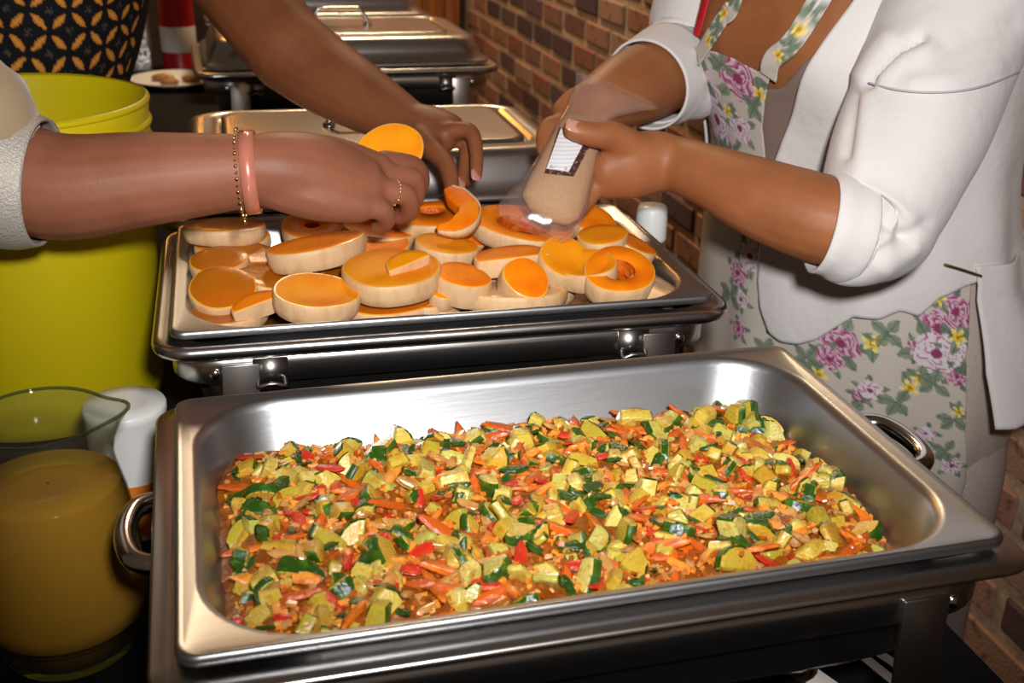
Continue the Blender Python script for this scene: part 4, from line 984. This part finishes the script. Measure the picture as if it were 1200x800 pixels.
sk = prints([('r', 985, 402, .021), ('r', 972, 420, .015), ('p', 1020, 455, .012), ('r', 1010, 462, .010), ('r', 1100, 385, .022), ('r', 1120, 365, .020), ('p', 1098, 415, .026), ('r', 1075, 410, .012), ('r', 1120, 440, .012), ('p', 1118, 410, .014), ('d', 1022, 402, .012), ('d', 1030, 398, .009),
             ('d', 960, 438, .011), ('d', 1066, 455, .012), ('d', 1078, 445, .010), ('d', 1122, 395, .012), ('d', 1100, 350, .010), ('l', 1050, 470, .022), ('l', 1000, 480, .02), ('l', 1040, 390, .022), ('l', 1095, 450, .022), ('l', 945, 420, .02), ('l', 1115, 490, .02), ('p', 1085, 508, .010),
             ('r', 865, 320, .016), ('p', 880, 300, .018), ('p', 870, 350, .012), ('l', 855, 345, .025), ('r', 868, 385, .012), ('l', 900, 410, .02), ('p', 1110, 540, .012), ('l', 1105, 525, .018), ('d', 1120, 480, .008)], off=.016)
skR = edge_z([(1138, 330), (1131, 420), (1126, 500), (1124, 560)], .016)
v, f, zz, tt = panel(skR, R_(188), -.62, .035, lambda z, th: .016+.02*np.clip((-.15-z)/.4, 0, 1), 300, 330, lambda z, th: fold(z, th, .004, 9)*np.clip((.0-z)/.25, 0, 1))
mk('apron_skirt', (v, f), FLOR, pb, cols=floral(zz, tt, extra=sk), solid=.0018, soff=1)
# straps and tie
z1, t1 = hit(902, 80, .014); z2, t2 = hit(940, 40, .012)
stp = [S(z1-.01, t1, .015), S(z1+.012, t1-.05, .014), S(z2, t2, .012), S(.33, R_(62), .012), S(.385, R_(50), .010), S(.40, R_(0), .012), S(.35, R_(-50), .012)]
def ribbon(P, w, nrm, name, colfn, parent, m):
    P = cr(P, 14); T = np.gradient(P, axis=0); T /= np.linalg.norm(T, axis=1)[:, None]; V = []; k = 15; ss = np.concatenate([[0], np.cumsum(np.linalg.norm(np.diff(P, axis=0), axis=1))])
    for i in range(len(P)):
        c2 = sec(P[i][2])[:2]; nn = np.array([P[i][0]-c2[0], P[i][1]-c2[1], .02]); nn = nn-T[i]*(nn@T[i]); nn /= np.linalg.norm(nn); sd_ = np.cross(T[i], nn)
        for j in range(k): V.append(P[i]+sd_*w*(j/(k-1)-.5))
    F = [(i*k+j, i*k+j+1, (i+1)*k+j+1, (i+1)*k+j) for i in range(len(P)-1) for j in range(k-1)]
    XX = np.tile(np.linspace(-w/2, w/2, k), len(P)); YY = np.repeat(ss, k)
    return mk(name, (np.array(V), F), m, parent, solid=.0018, cols=colfn(YY, XX/.19))
def strapcol(Y, X):
    return floral(Y, X, extra=[('d', .001, .035, .009), ('d', -.002, .072, .010), ('p', .0, .118, .014), ('l', 0, .055, .016), ('l', 0, .095, .016), ('p', 0, .16, .013), ('l', 0, .20, .02)])
ribbon(stp, .024, None, 'apron_strap', strapcol, bib, FLOR)
stp2 = [S(*hit(829, 66, .015), .016), S(*hit(838, 45, .015), .015), S(*hit(850, 20, .014), .014), S(*hit(864, -8, .013), .013), S(.385, R_(128), .010), S(.40, R_(180), .012), S(.35, R_(230), .012)]
ribbon(stp2, .024, None, 'apron_strap', strapcol, bib, FLOR)
# trousers
TROU = mat('stone_trouser_cloth', (.54, .45, .40), .85, bump=(500, .25, .001), noise=(300, (.47, .38, .34), .45, .65))
v, f, _, _ = panel(R_(-180), R_(180), -.34, .03, .006, 100, 40, lambda z, th: fold(z, th, .002, 11)*np.clip(-z/.3, 0, 1))
mk('trouser_hips', (v, f), TROU, pb, solid=.002, soff=1)
for s in (-1, 1):
    o2 = SD*.105*s
    mk('trouser_leg', tube([np.array([.632, .585, -.20])+o2*.9, np.array([.636, .585, -.32])+o2*.98, np.array([.64, .585, -.42])+o2, np.array([.645, .585, -.56])+o2*.97, np.array([.66, .585, -.74])+o2*.95, np.array([.665, .585, -.925])+o2*.95], [.112, .122, .120, .112, .110, .112], 32, caps=False, up=(1, 0, 0)), TROU, pb, solid=.002, soff=1)
    f0 = np.array([.66, .585, -.925])+o2*.9
    mk('shoe', tube([f0-FD*.045, f0+FD*.05, f0+FD*.16-[0, 0, .008]], [(.040, .0345), (.047, .0345), (.042, .026)], 14), mat('brown_shoe', (.06, .03, .02), .4), pb)
# jacket
JACK = mat('white_jacket_cloth', (.68, .65, .64), .75, spec=.2, bump=(16, .35, .012), sheen=.15)
jedge = edge_z([(1002, 0), (966, 60), (940, 112), (917, 165), (903, 205), (896, 255), (887, 300), (885, 330), (889, 360), (900, 385)], .024)
hem = edge_t([(889, 372), (898, 388), (915, 400), (935, 403), (955, 398), (975, 385), (1000, 368), (1030, 372), (1055, 364), (1078, 372), (1100, 350), (1130, 336), (1165, 320)], .024)
v, f, _, _ = panel(R_(-100), jedge, lambda th: hem(th)-.0*th, .425, lambda z, th: .024-.010*np.clip((z-.3)/.1, 0, 1), 170, 130,
                   lambda z, th: fold(z, th, .0035, 8, .4)*np.clip((.20-z)/.2, 0, 1)+.004*np.sin(30*z+4*th)*np.clip((.1-z)/.2, 0, 1))
jfp = mk('jacket_front_panel', (v, f), JACK, pb, solid=.003, soff=1)
jedge2 = lambda z: np.interp(z, [-.12, .1, .2, .3, .42], [R_(160), R_(150), R_(140), R_(128), R_(118)])
v, f, _, _ = panel(jedge2, R_(262), lambda th: -.10+0*th, .425, lambda z, th: .024-.010*np.clip((z-.3)/.1, 0, 1), 90, 90, lambda z, th: fold(z, th, .003, 8, 1.4)*np.clip((.20-z)/.2, 0, 1))
mk('jacket_far_panel', (v, f), JACK, pb, solid=.003, soff=1)
v, f, _, _ = panel(R_(-100), skR, lambda th: -.195+.075*np.clip((R_(18)-th)/1.2, 0, 1), lambda th: -.02+0*th, lambda z, th: .030+.05*np.clip((-.06-z)/.14, 0, 1), 70, 50, lambda z, th: fold(z, th, .004, 9, .9))
mk('jacket_peplum', (v, f), JACK, pb, solid=.003, soff=1)
zp = [S(hit(u, v_, .028)[0], hit(u, v_, .028)[1], .0335) for u, v_ in ((1105, 308), (1125, 314), (1145, 321))]
mk('zip', tube(zp, [(.003, .0015)]*3, 8), mat('tarnished_brass', (.35, .25, .12), .35, 1), jfp)
def sleeve(P, rad, n=44, spl=12, folds=()):
    v, f = tube(P, rad, n, caps=False, spline=spl, up=(0, -.3, 1))
    v = v.reshape(-1, n, 3); c = v.mean(1, keepdims=True); m = v.shape[0]
    i = np.arange(m)[:, None]/m; a = np.arange(n)[None, :]/n*2*math.pi
    d = 0
    for pos, wid, amp, fr, ph in folds: d = d+amp*np.exp(-((i-pos)/wid)**2)*np.sin(fr*i*6.28+ph+2.2*np.sin(a+ph)+1.2*np.cos(2*a))
    k = 1+d
    return (c+(v-c)*(k[..., None] if np.ndim(k) else 1)).reshape(-1, 3), f
slp = [(.545, .51, .355), shl+[0, -.004, .01], shl*.62+ell*.38+[.004, 0, 0], shl*.25+ell*.75+[.006, 0, .0], ell+[.002, 0, -.002], px(990, 266, 1.140)]
NS = 96
slv = sleeve(slp, [.075, .086, .0800, .0735, .0610, .0530], NS, 26, folds=((.84, .09, .05, 9, .3), (.12, .16, .05, 6, 1.2), (.60, .3, .012, 4, 2)))
fv = slv[0].reshape(-1, NS, 3); fc_ = fv.mean(1, keepdims=True); on = (fv-fc_); on /= np.linalg.norm(on, axis=2, keepdims=True)
pp = np.array([proj(q) for q in fv.reshape(-1, 3)]); vis = ((CAM-fv)*on).sum(2) > 0
def lined(pts):
    d = np.full(len(pp), 1e9); pts = np.array(pts, float)
    for a, b in zip(pts[:-1], pts[1:]):
        ab = b-a; t = np.clip(((pp[:, :2]-a)@ab)/(ab@ab), 0, 1); d = np.minimum(d, np.hypot(*(pp[:, :2]-(a+t[:, None]*ab)).T))
    return d.reshape(vis.shape)
dsp = np.zeros(vis.shape)
for pts, amp, w in (([(1018, 97), (1032, 78), (1052, 58), (1080, 44)], -.010, 6), ([(1034, 92), (1058, 70), (1090, 56)], .006, 11), ([(1008, 88), (1020, 66), (1040, 44)], .006, 10), ([(1002, 112), (996, 150), (992, 180)], -.007, 7), ([(1014, 118), (1010, 160), (1004, 200)], .004, 12),
                    ([(1010, 230), (1040, 262), (1062, 276)], -.006, 7), ([(1030, 300), (1055, 282), (1085, 262)], -.005, 8), ([(1040, 318), (1072, 292)], .004, 9), ([(1100, 60), (1140, 40), (1190, 28)], -.004, 12), ([(1070, 96), (1120, 92), (1170, 78)], .003, 9)):
    dsp += amp*np.exp(-(lined(pts)/w)**2)
fv = fv+on*(dsp*vis)[..., None]
jsl = mk('jacket_sleeve', (fv.reshape(-1, 3), slv[1]), JACK, pb, solid=.003, soff=1)
fl_ = fv.reshape(-1, 3); pp = np.array([proj(q) for q in fl_])
def on_sleeve(u, v_, lift=0.):
    """point of the sleeve that this pixel shows"""
    d2 = (pp[:, 0]-u)**2+(pp[:, 1]-v_)**2; near = np.argsort(d2)[:14]; t = pp[near[np.argmin(pp[near, 2])], 2]
    return px(u, v_, t-lift)
THR = mat('jacket_seam_thread', (.46, .44, .46), .8)
mk('jacket_seam', tube([on_sleeve(u, v_, .0032) for u, v_ in ((1018, 97), (1045, 104), (1080, 108), (1120, 107), (1158, 99), (1194, 84))], .0010, 6), THR, jsl)
mk('jacket_cuff', sleeve([px(999, 268, 1.142), px(982, 265, 1.139), px(962, 261, 1.138)], [.0565, .0545, .0505], 44, 8, folds=((.5, .6, .02, 1.5, 1.0),)), JACK, jsl, solid=.004, soff=1)
srp = [(.50, .66, .355), shr+[0, .004, .01], shr*.6+elr*.4, elr+[.002, 0, -.002], px(768, 92, 1.405)]
jsr = mk('jacket_sleeve', sleeve(srp, [.075, .084, .078, .068, .0570], folds=((.8, .15, .04, 8, .3), (.4, .3, .02, 4, 2))), JACK, pb, solid=.003, soff=1)
mk('jacket_cuff', sleeve([px(785, 82, 1.432), px(770, 92, 1.408), px(757, 100, 1.388)], [.0600, .0585, .0570], 44, 8), JACK, jsr, solid=.003, soff=1)
# face and hair (above the picture)
for s in (-1, 1): mk('eye', ball(hp(.084, .031*s, .008), (.012, .012, .009), 10, 8), EYE, pb)
mk('lips', ball(hp(.086, 0, -.058), (.016, .020, .010), 12, 8), LIPS, pb)
mk('hair', fuse([ball(hp(-.016, 0, .020), (.102, .094, .108), 18, 12), ball(hp(-.06, 0, -.08), (.075, .085, .11), 14, 10)], .006, 3), HAIR, pb)

# ---------------------------------------------------------------- bag of spice powder
bagd = (BG1-BG0)/np.linalg.norm(BG1-BG0)
vw = CAM-(BG0+BG1)/2; vw = vw-bagd*(vw@bagd); vw /= np.linalg.norm(vw); bs = np.cross(bagd, vw)     # bs: across the bag
if proj((BG0+bs*.05))[0] < proj(BG0)[0]: bs = -bs
def bagloop(q, w, d, sh=0., n=40, crum=.0):
    t = np.arange(n)/n*2*math.pi
    c = BG0+(BG1-BG0)*q+bs*sh
    rr_ = 1+crum*np.sin(5*t+q*9)+crum*.6*np.sin(9*t-q*14)
    return c+np.outer(np.cos(t)*w*rr_, bs)+np.outer(np.sin(t)*d*rr_, vw)
POWD = mat('spice_powder', (.46, .28, .145), .8, noise=(400, (.40, .23, .11), .4, .7), bump=(500, .3, .001))
bg = thing('spice_bag', 'clear plastic bag of pale brown spice powder with white label', 'bag', BG1)
mk('powder', loft([bagloop(q, w, d, sh) for q, w, d, sh in ((.12, .004, .003, 0), (.14, .022, .012, 0), (.35, .027, .019, .002), (.6, .030, .022, .003), (.8, .033, .021, .004), (.93, .032, .018, .004), (1.0, .022, .012, .006), (1.03, .003, .002, .008))], True, True), POWD, bg)
film = thin_clear('clear_film', (.98, .96, .95), .25, .08, .07, (.80, .66, .60), (18, .5))
mk('film', loft([bagloop(q, w, d, sh, crum=cq) for q, w, d, sh, cq in ((-.28, .046, .006, .022, .10), (-.16, .036, .008, .014, .10), (-.05, .026, .010, .004, .10), (.06, .022, .012, 0, .08), (.14, .025, .0145, 0, .04), (.35, .0295, .0212, .002, .03), (.6, .0328, .0242, .003, .03), (.8, .0370, .0240, .002, .04), (.95, .0420, .0205, -.001, .05), (1.08, .0410, .014, -.004, .06), (1.16, .034, .006, -.005, .08))]), film, bg)
def bagpatch(quad, lift, nu=10, nv=10):
    V = []
    q = np.array(quad, float)
    for j in range(nv):
        for i in range(nu):
            s, t = i/(nu-1), j/(nv-1); p = q[0]*(1-s)*(1-t)+q[1]*s*(1-t)+q[2]*s*t+q[3]*(1-s)*t
            d = ray(*p); best = None
            # first meeting of the ray with the bag's outer surface
            ts = np.linspace(1.1, 1.3, 600); P = CAM+np.outer(ts, d)-BG0
            l = P@bagd/np.linalg.norm(BG1-BG0); x = P@bs; y = P@vw
            w = np.interp(l, [.06, .14, .35, .6, .8, .95], [.022, .025, .0295, .0328, .037, .042])*1.04; dd = np.interp(l, [.06, .14, .35, .6, .8, .95], [.012, .0145, .0212, .0242, .024, .0205])*1.04
            k = int(np.argmin(np.where((x/w)**2+(y/dd)**2 < 1, ts, 9)))
            V.append(CAM+d*ts[k]+vw*lift)
    return np.array(V), [(j*nu+i, j*nu+i+1, (j+1)*nu+i+1, (j+1)*nu+i) for j in range(nv-1) for i in range(nu-1)]
mk('label_border', bagpatch([(655, 149), (693, 168), (672, 207), (638, 203)], .0008), mat('dark_label_print', (.06, .025, .02), .5, noise=(240, (.45, .25, .18), .55, .7)), bg)
lab = mat('white_label_paper', (.74, .73, .76), .5)
nt = lab.node_tree; wv = nt.nodes.new('ShaderNodeTexWave'); wv.wave_type = 'BANDS'; wv.bands_direction = 'Z'; wv.inputs['Scale'].default_value = 95; wv.inputs['Distortion'].default_value = 1.5; wv.inputs['Detail Scale'].default_value = 60
tcn = nt.nodes.new('ShaderNodeTexCoord'); rp = nt.nodes.new('ShaderNodeValToRGB'); rp.color_ramp.elements[0].color = (.58, .58, .62, 1); rp.color_ramp.elements[0].position = .08; rp.color_ramp.elements[1].color = (.74, .73, .76, 1); rp.color_ramp.elements[1].position = .3
nt.links.new(tcn.outputs['Object'], wv.inputs['Vector']); nt.links.new(wv.outputs['Fac'], rp.inputs[0]); nt.links.new(rp.outputs[0], nt.nodes['Principled BSDF'].inputs['Base Color'])
lb = mk('label', bagpatch([(657, 151), (684, 168), (666, 202), (640, 198)], .0013), lab, bg)
fc = bpy.data.curves.new('label_code', 'FONT'); fc.body = 'E:11:880'; fc.size = .0052; fc.align_x = 'CENTER'
to = bpy.data.objects.new('tmp_text', fc); COL.objects.link(to)
dg = bpy.context.evaluated_depsgraph_get(); dg.update(); tm = bpy.data.meshes.new_from_object(to.evaluated_get(dg)); bpy.data.objects.remove(to, do_unlink=True)
vv_ = np.empty(len(tm.vertices)*3); tm.vertices.foreach_get('co', vv_); vv_ = vv_.reshape(-1, 3)
pA, pB = bagpatch([(643, 197.5), (665, 200.5), (665, 201), (643, 198)], .0020, 2, 2)[0][:2]
ex = (pB-pA)/np.linalg.norm(pB-pA); ey = np.cross(vw, ex)
if ey[2] < 0: ey = -ey
wv_ = (pA+pB)/2+np.outer(vv_[:, 0], ex)+np.outer(vv_[:, 1], ey)
tm.vertices.foreach_set('co', wv_.ravel()); tm.materials.clear()
mk('label_code', tm, mat('black_ink', (.03, .03, .04), .6), lb, smooth=False)
